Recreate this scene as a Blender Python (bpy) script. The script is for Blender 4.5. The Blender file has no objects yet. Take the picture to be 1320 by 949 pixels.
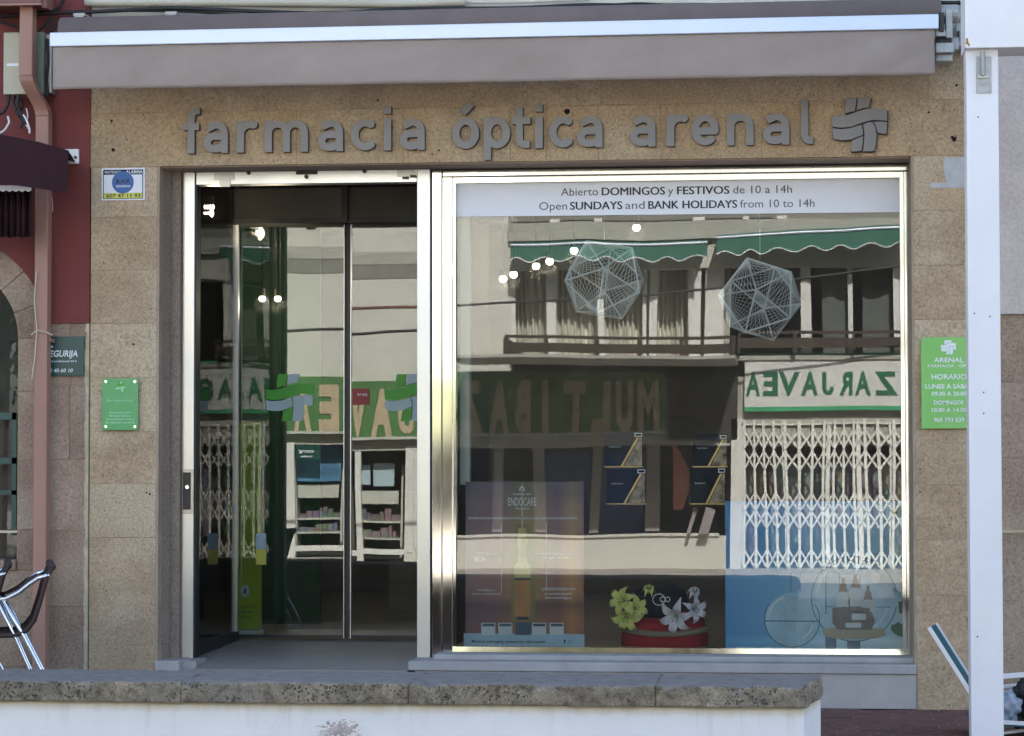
import bpy, math, random
import numpy as np
from mathutils import Vector, Matrix, noise
random.seed(7)
sc = bpy.context.scene
COL = sc.collection
R = math.radians
# ------------------------------------------------------------------ camera
CAM = Vector((0, -13.33, 1.31)); F = 3200.0
THETA, PHI, ROLL = math.atan(.105), math.atan(.0377), -.0011
CM = (Matrix.Rotation(THETA, 3, 'Z') @ Matrix.Rotation(math.pi/2+PHI, 3, 'X') @ Matrix.Rotation(ROLL, 3, 'Z'))
cd = bpy.data.cameras.new('camera'); cam = bpy.data.objects.new('camera', cd); COL.objects.link(cam)
cam.matrix_world = Matrix.Translation(CAM) @ CM.to_4x4()
cd.sensor_width = 36; cd.lens = 36*F/1320; cd.clip_start = .1; cd.clip_end = 2000
sc.camera = cam
# ------------------------------------------------------------------ sky, sun, exposure
SUN_EL, SUN_AZ = R(40), R(12)       # the sun stands behind the shop, slightly to its right
w = bpy.data.worlds.new('World'); sc.world = w; w.use_nodes = True
nt = w.node_tree; bg = nt.nodes['Background']; sky = nt.nodes.new('ShaderNodeTexSky')
sky.sky_type = 'NISHITA'; sky.sun_disc = False; sky.sun_elevation = SUN_EL; sky.sun_rotation = SUN_AZ
sky.air_density = 1.0; sky.dust_density = 2.5; sky.ozone_density = .3
nt.links.new(sky.outputs[0], bg.inputs[0]); bg.inputs[1].default_value = .10
sl = bpy.data.lights.new('sun', 'SUN'); sl.energy = 4.5; sl.angle = R(.5); sl.color = (1, .97, .92)
so = bpy.data.objects.new('sun', sl); COL.objects.link(so)
sdir = Vector((-math.sin(SUN_AZ)*math.cos(SUN_EL), -math.cos(SUN_AZ)*math.cos(SUN_EL), -math.sin(SUN_EL)))
so.rotation_euler = sdir.to_track_quat('-Z', 'Y').to_euler(); so.location = (5, 20, 25)
sc.view_settings.view_transform = 'Standard'; sc.view_settings.look = 'None'
sc.view_settings.exposure = 2.4; sc.view_settings.gamma = 1
try:
    sc.cycles.use_denoising = True; sc.cycles.max_bounces = 10; sc.cycles.transparent_max_bounces = 16
    sc.cycles.glossy_bounces = 6; sc.cycles.caustics_reflective = False
    sc.cycles.sample_clamp_indirect = 6
except Exception: pass

# ------------------------------------------------------------------ survey helpers: a pixel of the photo on a plane at known depth
def P(px, py, Y=0.0):
    d = CM @ Vector((px-660, -(py-474.5), -F)); t = (Y-CAM.y)/d.y
    return Vector((CAM.x+d.x*t, Y, CAM.z+d.z*t))
def rect(a, b, c, d, Y=0.0):
    return P(a, (b+d)/2, Y).x, P(c, (b+d)/2, Y).x, P((a+c)/2, d, Y).z, P((a+c)/2, b, Y).z   # x0,x1,z0,z1
WG, DG = .30, 1.55          # depth of the window glass and of the inner door glass
def RW(px, py, Y, g=WG):    # where a thing seen reflected in glass at depth g really stands
    p = P(px, py, 2*g-Y); return p.x, p.z
def rrect(a, b, c, d, Y, g=WG):
    return RW(a, (b+d)/2, Y, g)[0], RW(c, (b+d)/2, Y, g)[0], RW((a+c)/2, d, Y, g)[1], RW((a+c)/2, b, Y, g)[1]

# ------------------------------------------------------------------ materials
def lin(c):
    return tuple(((v/255)/12.92 if v <= 10 else (((v/255)+.055)/1.055)**2.4) for v in c)
class NT:
    def __init__(s, name):
        s.m = bpy.data.materials.new(name); s.m.use_nodes = True; s.t = s.m.node_tree; s.n = s.t.nodes; s.l = s.t.links
        s.b = s.n.get('Principled BSDF')
    def node(s, t, **k):
        n = s.n.new(t)
        for a, v in k.items(): setattr(n, a, v)
        return n
    def link(s, a, b): s.l.new(a, b)
    def pos(s, scale=(1, 1, 1)):
        g = s.node('ShaderNodeNewGeometry'); mp = s.node('ShaderNodeMapping'); mp.inputs['Scale'].default_value = scale
        s.link(g.outputs['Position'], mp.inputs['Vector']); return mp.outputs[0]
    def noise(s, v, scale, detail=4, rough=.55):
        n = s.node('ShaderNodeTexNoise'); n.inputs['Scale'].default_value = scale; n.inputs['Detail'].default_value = detail
        n.inputs['Roughness'].default_value = rough; s.link(v, n.inputs['Vector']); return n.outputs['Fac']
    def ramp(s, f, stops):
        r = s.node('ShaderNodeValToRGB'); cr = r.color_ramp
        while len(cr.elements) < len(stops): cr.elements.new(.5)
        for e, (p, c) in zip(cr.elements, stops):
            e.position = p; e.color = (c, c, c, 1) if isinstance(c, (int, float)) else (*c, 1)
        s.link(f, r.inputs[0]); return r.outputs[0]
    def mix(s, f, a, b, mode='MIX'):
        m = s.node('ShaderNodeMix', data_type='RGBA', blend_type=mode)
        for v, i in ((f, 0), (a, 6), (b, 7)):
            if isinstance(v, (int, float)): m.inputs[i].default_value = v if i == 0 else (v, v, v, 1)
            elif isinstance(v, tuple): m.inputs[i].default_value = (*v, 1)
            else: s.link(v, m.inputs[i])
        return m.outputs[2]
    def math(s, op, a, b=0.0):
        m = s.node('ShaderNodeMath', operation=op)
        for v, i in ((a, 0), (b, 1)):
            if isinstance(v, (int, float)): m.inputs[i].default_value = v
            else: s.link(v, m.inputs[i])
        return m.outputs[0]
    def bump(s, h, strength=.3, dist=.01):
        b = s.node('ShaderNodeBump'); b.inputs['Strength'].default_value = strength; b.inputs['Distance'].default_value = dist
        s.link(h, b.inputs['Height']); s.link(b.outputs[0], s.b.inputs['Normal'])
def pmat(name, c, rough=.6, metal=0, var=.12, scale=3, bump=0, bscale=120, speck=0, stretch=(1, 1, 1), rnd=.0, dirt=None):
    t = NT(name); v = t.pos(stretch)
    n1 = t.noise(v, scale, 5)
    k = t.ramp(n1, [(.3, 1-var), (.7, 1+var)])
    col = t.mix(1.0, tuple(c), k, 'MULTIPLY')
    if speck:
        n2 = t.noise(t.pos(), bscale, 2); col = t.mix(1.0, col, t.ramp(n2, [(.35, 1-speck), (.5, 1), (.65, 1+speck*.6)]), 'MULTIPLY')
    if dirt:
        n3 = t.noise(t.pos(), 1.7, 6, .65); col = t.mix(t.ramp(n3, [(.5, 0), (.72, dirt[1])]), col, tuple(dirt[0]))
    if rnd:
        oi = t.node('ShaderNodeObjectInfo'); col = t.mix(1.0, col, t.ramp(oi.outputs['Random'], [(0, 1-rnd), (1, 1+rnd)]), 'MULTIPLY')
    t.link(col, t.b.inputs['Base Color']); t.b.inputs['Roughness'].default_value = rough; t.b.inputs['Metallic'].default_value = metal
    if bump: t.bump(t.noise(t.pos(), bscale, 4), bump, .004)
    return t.m
def stone_mat(name, c1, c2, c3, pit=.5, rnd=.045):
    t = NT(name); v = t.pos()
    oi = t.node('ShaderNodeObjectInfo')
    vo = t.node('ShaderNodeVectorMath', operation='ADD'); t.link(v, vo.inputs[0])
    cx = t.node('ShaderNodeCombineXYZ'); t.link(t.math('MULTIPLY', oi.outputs['Random'], 2.0), cx.inputs[1]); t.link(cx.outputs[0], vo.inputs[1])
    v2 = vo.outputs[0]
    a = t.noise(v2, 3.8, 7, .66); col = t.mix(t.ramp(a, [(.32, 0), (.68, 1)]), tuple(c1), tuple(c2))
    b = t.noise(v2, 1.6, 3, .5); col = t.mix(t.ramp(b, [(.42, 0), (.6, .65)]), col, tuple(c3))
    g = t.noise(v2, 75, 3, .7); col = t.mix(1.0, col, t.ramp(g, [(.3, .66), (.5, 1), (.72, 1.3)]), 'MULTIPLY')
    fg = t.noise(v2, 260, 2, .6); col = t.mix(1.0, col, t.ramp(fg, [(.3, .88), (.7, 1.1)]), 'MULTIPLY')
    vr = t.node('ShaderNodeTexVoronoi'); vr.inputs['Scale'].default_value = 42; t.link(v2, vr.inputs['Vector'])
    pm = t.noise(v2, 9, 2)
    thr = t.math('MULTIPLY', t.ramp(pm, [(.40, 0), (.6, 1)]), .20)
    pitm = t.math('LESS_THAN', vr.outputs['Distance'], thr)
    col = t.mix(t.math('MULTIPLY', pitm, pit), col, (.05, .035, .02))
    col = t.mix(1.0, col, t.ramp(oi.outputs['Random'], [(0, 1-rnd), (1, 1+rnd)]), 'MULTIPLY')
    t.link(col, t.b.inputs['Base Color']); t.b.inputs['Roughness'].default_value = .85
    h = t.math('SUBTRACT', t.math('ADD', g, t.math('MULTIPLY', a, .5)), t.math('MULTIPLY', pitm, .8))
    t.bump(h, .35, .004)
    return t.m
def glass_mat(name, k=3.0, tint=(.93, .96, .95), wob=.02, wscale=(.8, 1, .5), add=0.0, dust=.013):
    t = NT(name); out = t.n['Material Output']; t.n.remove(t.b)
    fr = t.node('ShaderNodeFresnel'); fr.inputs['IOR'].default_value = 1.5
    inv = t.math('SUBTRACT', 1.0, fr.outputs[0]); f = t.math('ADD', t.math('SUBTRACT', 1.0, t.math('POWER', inv, k)), add)
    tr = t.node('ShaderNodeBsdfTransparent'); tr.inputs[0].default_value = (*tint, 1)
    gl = t.node('ShaderNodeBsdfGlossy'); gl.inputs['Roughness'].default_value = 0.0
    df = t.node('ShaderNodeBsdfDiffuse'); df.inputs[0].default_value = (.8, .8, .78, 1)
    m0 = t.node('ShaderNodeMixShader'); t.link(t.math('MULTIPLY', t.ramp(t.noise(t.pos((2, 1, .7)), 2.5, 5, .6), [(.3, .5), (.75, 1.3)]), dust), m0.inputs[0]); t.link(tr.outputs[0], m0.inputs[1]); t.link(df.outputs[0], m0.inputs[2])
    mx = t.node('ShaderNodeMixShader'); t.link(f, mx.inputs[0]); t.link(m0.outputs[0], mx.inputs[1]); t.link(gl.outputs[0], mx.inputs[2])
    t.link(mx.outputs[0], out.inputs[0]); return t.m
def metal_mat(name, c, rough=.2, wob=.15, wscale=(5, 5, .8), metal=1.0, dist=.002):
    t = NT(name); v = t.pos(wscale)
    n = t.noise(v, 2.2, 4, .6)
    t.link(t.mix(1.0, tuple(c), t.ramp(n, [(.3, .93), (.7, 1.03)]), 'MULTIPLY'), t.b.inputs['Base Color'])
    t.b.inputs['Metallic'].default_value = metal
    t.link(t.ramp(n, [(.3, rough*.85), (.75, rough*1.2)]), t.b.inputs['Roughness']); return t.m
def emit_mat(name, c, s):
    t = NT(name); t.b.inputs['Emission Color'].default_value = (*c, 1); t.b.inputs['Emission Strength'].default_value = s
    t.b.inputs['Base Color'].default_value = (*c, 1); return t.m
def grad_mat(name, x0, x1, z0, z1, stops_x, stops_z, rough=.4):
    """flat print with a two-way colour gradient"""
    t = NT(name); g = t.node('ShaderNodeNewGeometry'); s = t.node('ShaderNodeSeparateXYZ'); t.link(g.outputs['Position'], s.inputs[0])
    fx = t.math('DIVIDE', t.math('SUBTRACT', s.outputs[0], x0), x1-x0); fz = t.math('DIVIDE', t.math('SUBTRACT', s.outputs[2], z0), z1-z0)
    n = t.noise(t.pos((1, 1, 3)), 3, 3)
    fz = t.math('ADD', fz, t.math('MULTIPLY', t.math('SUBTRACT', n, .5), .12))
    a = t.ramp(fx, stops_x); b = t.ramp(fz, stops_z)
    t.link(t.mix(1.0, a, b, 'MULTIPLY'), t.b.inputs['Base Color']); t.b.inputs['Roughness'].default_value = rough; return t.m

M = {}
M['stone'] = stone_mat('pier_stone', (.37, .255, .155), (.49, .355, .225), (.58, .46, .315))
M['lintel'] = stone_mat('lintel_stone', (.38, .265, .155), (.53, .39, .24), (.46, .305, .165), .6)
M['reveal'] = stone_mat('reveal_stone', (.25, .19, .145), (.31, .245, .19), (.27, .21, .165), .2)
M['oldstone'] = stone_mat('old_stone', (.25, .165, .115), (.34, .24, .17), (.42, .32, .235), .3, .08)
M['mortar'] = pmat('joint_mortar', (.40, .31, .22), .9, var=.2, scale=8, bump=.3)
M['ymortar'] = pmat('pale_mortar', (.50, .42, .28), .9, var=.25, scale=12, bump=.5, bscale=60)
M['soffitm'] = pmat('soffit_stone', (.60, .46, .35), .85, var=.12, scale=5)
M['redwall'] = pmat('red_stucco', (.19, .045, .04), .85, var=.10, scale=4, bump=.35, bscale=160, speck=.12)
M['coping'] = None
M['white'] = pmat('white_paint_wall', (.80, .80, .80), .7, var=.03, scale=3, bump=.15, bscale=60)
M['polewhite'] = pmat('white_painted_metal', (.82, .79, .80), .45, var=.02, scale=2, bump=.05, bscale=40)
M['polewhite'] = pmat('white_painted_metal', (.84, .81, .82), .45, var=.03, scale=4, bump=.1, bscale=30, dirt=((.66, .60, .52), .28))
M['stucco'] = pmat('grey_stucco', (.56, .49, .44), .9, var=.08, scale=6, bump=1.0, bscale=70, speck=.10)
M['plinth'] = pmat('plinth_render', (.42, .39, .375), .85, var=.10, scale=3, bump=.2, bscale=90, speck=.06, dirt=((.25, .22, .18), .35))
M['sillm'] = pmat('grey_sill', (.37, .355, .35), .6, var=.12, scale=6, bump=.1, speck=.05)
M['paving'] = pmat('terrace_base', (.27, .21, .19), .9, var=.2, scale=6)
M['brick'] = pmat('paving_brick', (.14, .062, .05), .8, var=.22, scale=9, bump=.2, bscale=90, speck=.06, rnd=.16)
M['street'] = pmat('street_asphalt', (.13, .125, .12), .9, var=.15, scale=2, bump=.4, bscale=200, speck=.2)
M['sidewalk'] = pmat('opposite_pavement', (.42, .38, .33), .85, var=.1, scale=2)
M['alum'] = metal_mat('satin_aluminium', (.58, .58, .57), .36, .05, (1.5, 1.5, .5))
M['polish'] = metal_mat('polished_aluminium', (.63, .615, .58), .08, .35, (9, 9, 2.0), dist=.004)
M['dulle'] = metal_mat('worn_aluminium', (.38, .365, .34), .35, .2)
M['darkmetal'] = pmat('dark_metal', (.04, .04, .042), .45, .6, var=.15)
M['chrome'] = metal_mat('chair_aluminium', (.82, .83, .86), .18, .02)
M['wgl'] = glass_mat('shop_window_glass', 1.55, (.93, .95, .94), .0007, (.9, 1, .35))
M['dgl'] = glass_mat('sliding_door_glass', 1.7, (.82, .86, .83), .0008, (.9, 1, .35))
M['sgl'] = glass_mat('side_glass', .85, (.8, .86, .84), .001)
M['ogl'] = glass_mat('opposite_glass', 1.0, (.8, .82, .82), .0005)
M['letter'] = pmat('grey_steel_letter', (.22, .20, .185), .5, .2, var=.06, scale=6)
M['letterside'] = pmat('letter_edge', (.035, .03, .03), .6)
M['awn'] = pmat('taupe_awning_canvas', (.36, .285, .245), .95, var=.09, scale=2.2, bump=.5, bscale=420, speck=.07)
M['awndark'] = pmat('dark_awning_roll', (.17, .13, .12), .95, var=.08, scale=5, bump=.3, bscale=300)
M['bar'] = pmat('white_aluminium_bar', (.64, .69, .80), .35, .2, var=.02)
M['creamwall'] = pmat('cream_render', (.62, .58, .48), .85, var=.10, scale=3, bump=.3, bscale=80)
M['cream'] = pmat('opposite_cream_render', (.62, .605, .54), .85, var=.035, scale=1.2)
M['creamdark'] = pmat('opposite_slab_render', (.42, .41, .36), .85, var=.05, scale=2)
M['banddark'] = pmat('grey_wall_and_ledge_shade', (.24, .24, .21), .85, var=.08)  # grey set-back wall, and the painted shade under the wall ledge opposite
M['pipe'] = pmat('brown_downpipe', (.38, .20, .15), .55, var=.06, scale=3, bump=.05)
M['pipedark'] = pmat('brown_gutter', (.20, .085, .07), .6, var=.1)
M['boxcream'] = pmat('meter_box_cream', (.48, .44, .32), .55, var=.05)
M['boxgreen'] = pmat('meter_box_green', (.17, .20, .155), .55, var=.08)
M['cable'] = pmat('black_cable', (.015, .014, .015), .6)
M['cablec'] = pmat('cream_conduit', (.55, .50, .40), .6, var=.1)
M['maroon'] = pmat('maroon_canvas', (.028, .005, .009), .9, var=.1, bump=.2, bscale=300)
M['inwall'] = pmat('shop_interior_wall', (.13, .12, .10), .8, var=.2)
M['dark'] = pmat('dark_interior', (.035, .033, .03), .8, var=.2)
M['floorin'] = pmat('shop_floor', (.25, .235, .215), .5, var=.1, scale=4)
M['green_in'] = pmat('green_interior_wall', (.012, .07, .025), .7)
M['wood_in'] = pmat('dark_wood_panel', (.12, .10, .08), .6, var=.2, scale=3, stretch=(1, 1, 12))
M['print_w'] = pmat('white_vinyl', (.84, .83, .86), .5, var=.02)
M['ink'] = pmat('dark_ink', (.03, .028, .035), .6)
M['inkgrey'] = pmat('grey_ink', (.12, .11, .12), .6)
M['inkw'] = pmat('white_ink', (.80, .82, .84), .6)
M['cord'] = pmat('white_cord', (.90, .92, .93), .6)
M['green1'] = pmat('plaque_green', (.055, .34, .10), .18, var=.05)
M['green2'] = pmat('lime_sign_green', (.22, .55, .13), .2, var=.08)
M['dkgreen'] = pmat('security_sign_green', (.012, .06, .055), .35)
M['sgreen'] = pmat('sign_green', (.075, .19, .06), .6, var=.2, scale=1.5)
M['sgreen2'] = pmat('banner_green', (.05, .36, .16), .6, var=.12)
M['lgreen'] = pmat('sticker_green', (.07, .38, .03), .5)
M['lblue'] = pmat('sticker_pale_blue', (.42, .55, .60), .5)
M['tan'] = pmat('sign_tan', (.50, .40, .26), .6, var=.08)
M['awngreen'] = pmat('green_awning', (.05, .16, .12), .9, var=.06)
M['balc'] = pmat('brown_railing', (.05, .032, .022), .6, var=.1)
M['curtain'] = pmat('curtain', (.62, .60, .52), .9, var=.30, scale=3, stretch=(4, 1, .15))
M['wood'] = pmat('white_joinery', (.70, .69, .65), .6, var=.05)
M['lattice'] = pmat('white_lattice', (.80, .79, .73), .5)
M['red'] = pmat('red_fabric', (.38, .01, .015), .85, var=.18, scale=14, bump=.6, bscale=60)
M['gold'] = pmat('gold_trim', (.62, .42, .16), .35, .5)
M['goldband'] = pmat('grey_gold_band', (.28, .22, .15), .7)
M['hat'] = pmat('black_felt', (.012, .014, .02), .8)
M['yel'] = pmat('yellow_petal', (.78, .76, .22), .6, var=.15, scale=30)
M['wpet'] = pmat('white_petal', (.80, .74, .80), .6, var=.08, scale=30)
M['leafg'] = pmat('leaf_green', (.03, .16, .04), .6)
M['teal'] = pmat('teal_sling', (.01, .11, .14), .7)
M['wicker'] = pmat('dark_wicker', (.045, .025, .022), .7, bump=.6, bscale=150)
M['blue_t'] = pmat('blue_towel', (.03, .06, .22), .9, var=.3, scale=2, stretch=(.2, 1, 7))
M['pink'] = pmat('pink_board', (.42, .14, .11), .5)
M['greyp'] = pmat('grey_board', (.30, .26, .26), .6)
M['blueposter'] = pmat('blue_poster', (.10, .28, .48), .5, var=.5, scale=2.5)
M['shelf'] = pmat('shelf_white', (.50, .50, .44), .6)
M['lime'] = pmat('lime_display', (.50, .60, .02), .5, var=.04)
M['bluelabel'] = pmat('label_blue', (.10, .25, .60), .5)
M['yellowlabel'] = pmat('label_yellow', (.65, .62, .10), .5)
M['redlabel'] = pmat('label_red', (.35, .03, .03), .5)
M['amber'] = pmat('amber_glass', (.09, .04, .03), .3)
M['traygold'] = pmat('tray_gold', (.42, .37, .25), .4)
M['rust'] = pmat('rust', (.45, .22, .04), .8)
M['galv'] = pmat('galvanised_steel', (.38, .38, .37), .5, .5, var=.15, scale=20)
M['patch'] = pmat('grey_filler_patch', (.50, .50, .50), .9, var=.15, scale=12)
M['hole'] = pmat('drill_hole', (.012, .008, .006), 1)
M['plastic'] = pmat('blue_plastic_bag', (.34, .38, .46), .5, var=.3, scale=20)
M['blackbag'] = pmat('black_bag', (.02, .018, .02), .7)
M['bulb'] = emit_mat('lamp_glow', (1, .90, .70), 2.6)
M['tree'] = pmat('far_foliage', (.03, .06, .02), .9, var=.4, scale=6)
def goods():
    t = NT('mixed_goods'); vr = t.node('ShaderNodeTexVoronoi'); vr.inputs['Scale'].default_value = 7
    t.link(t.pos((1, .2, .55)), vr.inputs['Vector']); hs = t.node('ShaderNodeHueSaturation'); hs.inputs['Saturation'].default_value = .45; hs.inputs['Value'].default_value = .25
    t.link(vr.outputs['Color'], hs.inputs['Color']); t.link(hs.outputs[0], t.b.inputs['Base Color']); return t.m
M['goods'] = goods()
def coping_mat():
    t = NT('weathered_coping'); v = t.pos()
    a = t.noise(v, 7, 6, .65); b = t.noise(v, 55, 5, .75); c = t.noise(v, 2.2, 4)
    g = t.node('ShaderNodeNewGeometry'); s = t.node('ShaderNodeSeparateXYZ'); t.link(g.outputs['Normal'], s.inputs[0])
    d = t.noise(v, 24, 8, .62); e = t.noise(v, 130, 3, .6)
    col = t.mix(t.ramp(a, [(.3, 0), (.7, 1)]), (.17, .135, .095), (.37, .305, .22))
    col = t.mix(t.ramp(c, [(.45, 0), (.65, .8)]), col, (.19, .165, .14))
    col = t.mix(1.0, col, t.ramp(d, [(.34, .45), (.5, 1), (.7, 1.25)]), 'MULTIPLY')
    col = t.mix(1.0, col, t.ramp(e, [(.3, .62), (.7, 1.25)]), 'MULTIPLY')
    vr = t.node('ShaderNodeTexVoronoi'); vr.inputs['Scale'].default_value = 75; t.link(v, vr.inputs['Vector'])
    pit_ = t.math('LESS_THAN', vr.outputs['Distance'], t.math('MULTIPLY', t.ramp(t.noise(v, 5, 3), [(.40, 0), (.56, 1)]), .34))
    col = t.mix(t.math('MULTIPLY', pit_, .85), col, (.035, .03, .022))
    col = t.mix(t.ramp(t.noise(v, 3.1, 6, .7), [(.54, 0), (.66, .55)]), col, (.10, .075, .05))
    top = t.ramp(s.outputs[2], [(.6, 0), (.9, 1)])
    col = t.mix(top, col, t.mix(1.0, (.17, .165, .16), t.ramp(d, [(.3, .75), (.7, 1.2)]), 'MULTIPLY'))
    t.link(col, t.b.inputs['Base Color']); t.b.inputs['Roughness'].default_value = .95
    t.bump(t.math('SUBTRACT', t.math('ADD', d, a), t.math('MULTIPLY', pit_, .6)), .7, .006); return t.m
M['coping'] = coping_mat()
ZCB = P(525, 866, -3.65).z-.078
def whitewall_mat():
    t = NT('whitewashed_wall'); v = t.pos(); g = t.node('ShaderNodeNewGeometry'); s = t.node('ShaderNodeSeparateXYZ'); t.link(g.outputs['Position'], s.inputs[0])
    a = t.noise(v, 5, 5); st = t.noise(t.pos((1, 1, .3)), 16, 4, .7)
    col = t.mix(t.ramp(a, [(.3, 0), (.7, 1)]), (.80, .775, .77), (.86, .83, .81))
    edge = t.ramp(t.math('ADD', s.outputs[2], t.math('MULTIPLY', t.math('SUBTRACT', st, .5), .05)), [(ZCB-.040, 0), (ZCB-.004, .8)])
    col = t.mix(edge, col, (.62, .50, .30))
    drip = t.noise(t.pos((1, 1, .07)), 22, 3, .6); hz = t.ramp(s.outputs[2], [(ZCB-.16, 0), (ZCB-.01, 1)])
    col = t.mix(t.math('MULTIPLY', t.ramp(drip, [(.58, 0), (.75, .35)]), hz), col, (.45, .40, .34))
    vc = t.node('ShaderNodeTexVoronoi', feature='DISTANCE_TO_EDGE'); vc.inputs['Scale'].default_value = 1.6
    wv = t.node('ShaderNodeVectorMath', operation='ADD'); nz_ = t.node('ShaderNodeTexNoise'); nz_.inputs['Scale'].default_value = 9; t.link(v, nz_.inputs['Vector']); sc_ = t.node('ShaderNodeVectorMath', operation='SCALE'); sc_.inputs['Scale'].default_value = .25; t.link(nz_.outputs['Color'], sc_.inputs[0]); t.link(v, wv.inputs[0]); t.link(sc_.outputs[0], wv.inputs[1]); t.link(wv.outputs[0], vc.inputs['Vector'])
    col = t.mix(t.math('MULTIPLY', t.math('LESS_THAN', vc.outputs['Distance'], .002), .06), col, (.4, .37, .34))
    t.link(col, t.b.inputs['Base Color']); t.b.inputs['Roughness'].default_value = .8
    t.bump(t.noise(v, 40, 5), .25, .006); return t.m
M['wallwhite'] = whitewall_mat()

# ------------------------------------------------------------------ mesh builder
class B:
    def __init__(s): s.v = []; s.f = []; s.seg = []
    def add(s, vs, fs):
        o = len(s.v); s.v += [tuple(v) for v in vs]; s.f += [tuple(i+o for i in f) for f in fs]; return s
    def box(s, x0, x1, y0, y1, z0, z1):
        if x0 > x1: x0, x1 = x1, x0
        if y0 > y1: y0, y1 = y1, y0
        if z0 > z1: z0, z1 = z1, z0
        return s.add([(x0,y0,z0),(x1,y0,z0),(x1,y1,z0),(x0,y1,z0),(x0,y0,z1),(x1,y0,z1),(x1,y1,z1),(x0,y1,z1)],
                     [(0,3,2,1),(4,5,6,7),(0,1,5,4),(1,2,6,5),(2,3,7,6),(3,0,4,7)])
    def obox(s, a, b, wx, wy, up=(0, 0, 1)):   # bar from a to b
        a, b = Vector(a), Vector(b); d = (b-a).normalized(); u = Vector(up)
        if abs(d.dot(u)) > .98: u = Vector((0, 1, 0))
        p = d.cross(u).normalized()*wx/2; q = p.cross(d).normalized()*wy/2
        vs = [a-p-q, a+p-q, a+p+q, a-p+q, b-p-q, b+p-q, b+p+q, b-p+q]
        return s.add(vs, [(0,3,2,1),(4,5,6,7),(0,1,5,4),(1,2,6,5),(2,3,7,6),(3,0,4,7)])
    def tube(s, pts, r, n=8, cap=True):
        pts = [Vector(p) for p in pts]; rs = r if isinstance(r, (list, tuple)) else [r]*len(pts); rings = []
        ref = None; o = len(s.v)
        for i, p in enumerate(pts):
            d = (pts[min(i+1, len(pts)-1)]-pts[max(i-1, 0)]).normalized()
            if ref is None: ref = d.orthogonal().normalized()
            ref = (ref-d*ref.dot(d)).normalized(); q = d.cross(ref)
            for k in range(n):
                a = 2*math.pi*k/n; s.v.append(tuple(p+(ref*math.cos(a)+q*math.sin(a))*rs[i]))
        for i in range(len(pts)-1):
            for k in range(n):
                k2 = (k+1) % n; s.f.append((o+i*n+k, o+i*n+k2, o+(i+1)*n+k2, o+(i+1)*n+k))
        if cap: s.f.append(tuple(o+k for k in range(n))[::-1]); s.f.append(tuple(o+(len(pts)-1)*n+k for k in range(n)))
        return s
    def prism(s, poly, y0, y1):     # polygon in xz, extruded in y
        n = len(poly); vs = [(x, y0, z) for x, z in poly]+[(x, y1, z) for x, z in poly]
        return s.add(vs, [tuple(range(n)), tuple(range(2*n-1, n-1, -1))]+[(i, i+n, (i+1) % n+n, (i+1) % n) for i in range(n)])
    def ball(s, c, r, sx=1, sy=1, sz=1, nu=12, nv=8):
        c = Vector(c); o = len(s.v)
        for j in range(nv+1):
            ph = math.pi*j/nv
            for i in range(nu):
                th = 2*math.pi*i/nu; s.v.append((c.x+r*sx*math.sin(ph)*math.cos(th), c.y+r*sy*math.sin(ph)*math.sin(th), c.z+r*sz*math.cos(ph)))
        for j in range(nv):
            for i in range(nu): s.f.append((o+j*nu+i, o+(j+1)*nu+i, o+(j+1)*nu+(i+1) % nu, o+j*nu+(i+1) % nu))
        return s
    def disc(s, cx, cz, r, y, t=.002, n=20): return s.prism([(cx+r*math.cos(2*math.pi*k/n), cz+r*math.sin(2*math.pi*k/n)) for k in range(n)], y, y-t)
    def ring(s, cx, cz, rx, rz, w_, y, n=40, a0=0, a1=2*math.pi, t=.0015):
        for k in range(n):
            a, b = a0+(a1-a0)*k/n, a0+(a1-a0)*(k+1)/n
            po = lambda u, e: (cx+(rx+e)*math.cos(u), cz+(rz+e)*math.sin(u))
            s.prism([po(a, -w_/2), po(a, w_/2), po(b, w_/2), po(b, -w_/2)], y, y-t)
        return s
def wavy_pane(b, x0, x1, y0, y1, z0, z1, amp, seed):
    nx, nz = max(8, int((x1-x0)/.05)), max(8, int((z1-z0)/.05))
    f = lambda x, z: amp*(noise.noise((x*1.7+seed, z*.9, seed))+.5*noise.noise((x*4+seed, z*1.3, 5)))
    for yy, sgn_ in ((y0, 1), (y1, -1)):
        o = len(b.v)
        for j in range(nz+1):
            for i in range(nx+1):
                x, z = x0+(x1-x0)*i/nx, z0+(z1-z0)*j/nz; b.v.append((x, yy+f(x, z), z))
        for j in range(nz):
            for i in range(nx):
                a = o+j*(nx+1)+i; q = (a, a+1, a+nx+2, a+nx+1); b.f.append(q if sgn_ > 0 else q[::-1])
    return b
WL = {}
def wloc(o):
    return WL[o.name] if o is not None else Vector((0, 0, 0))
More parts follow.
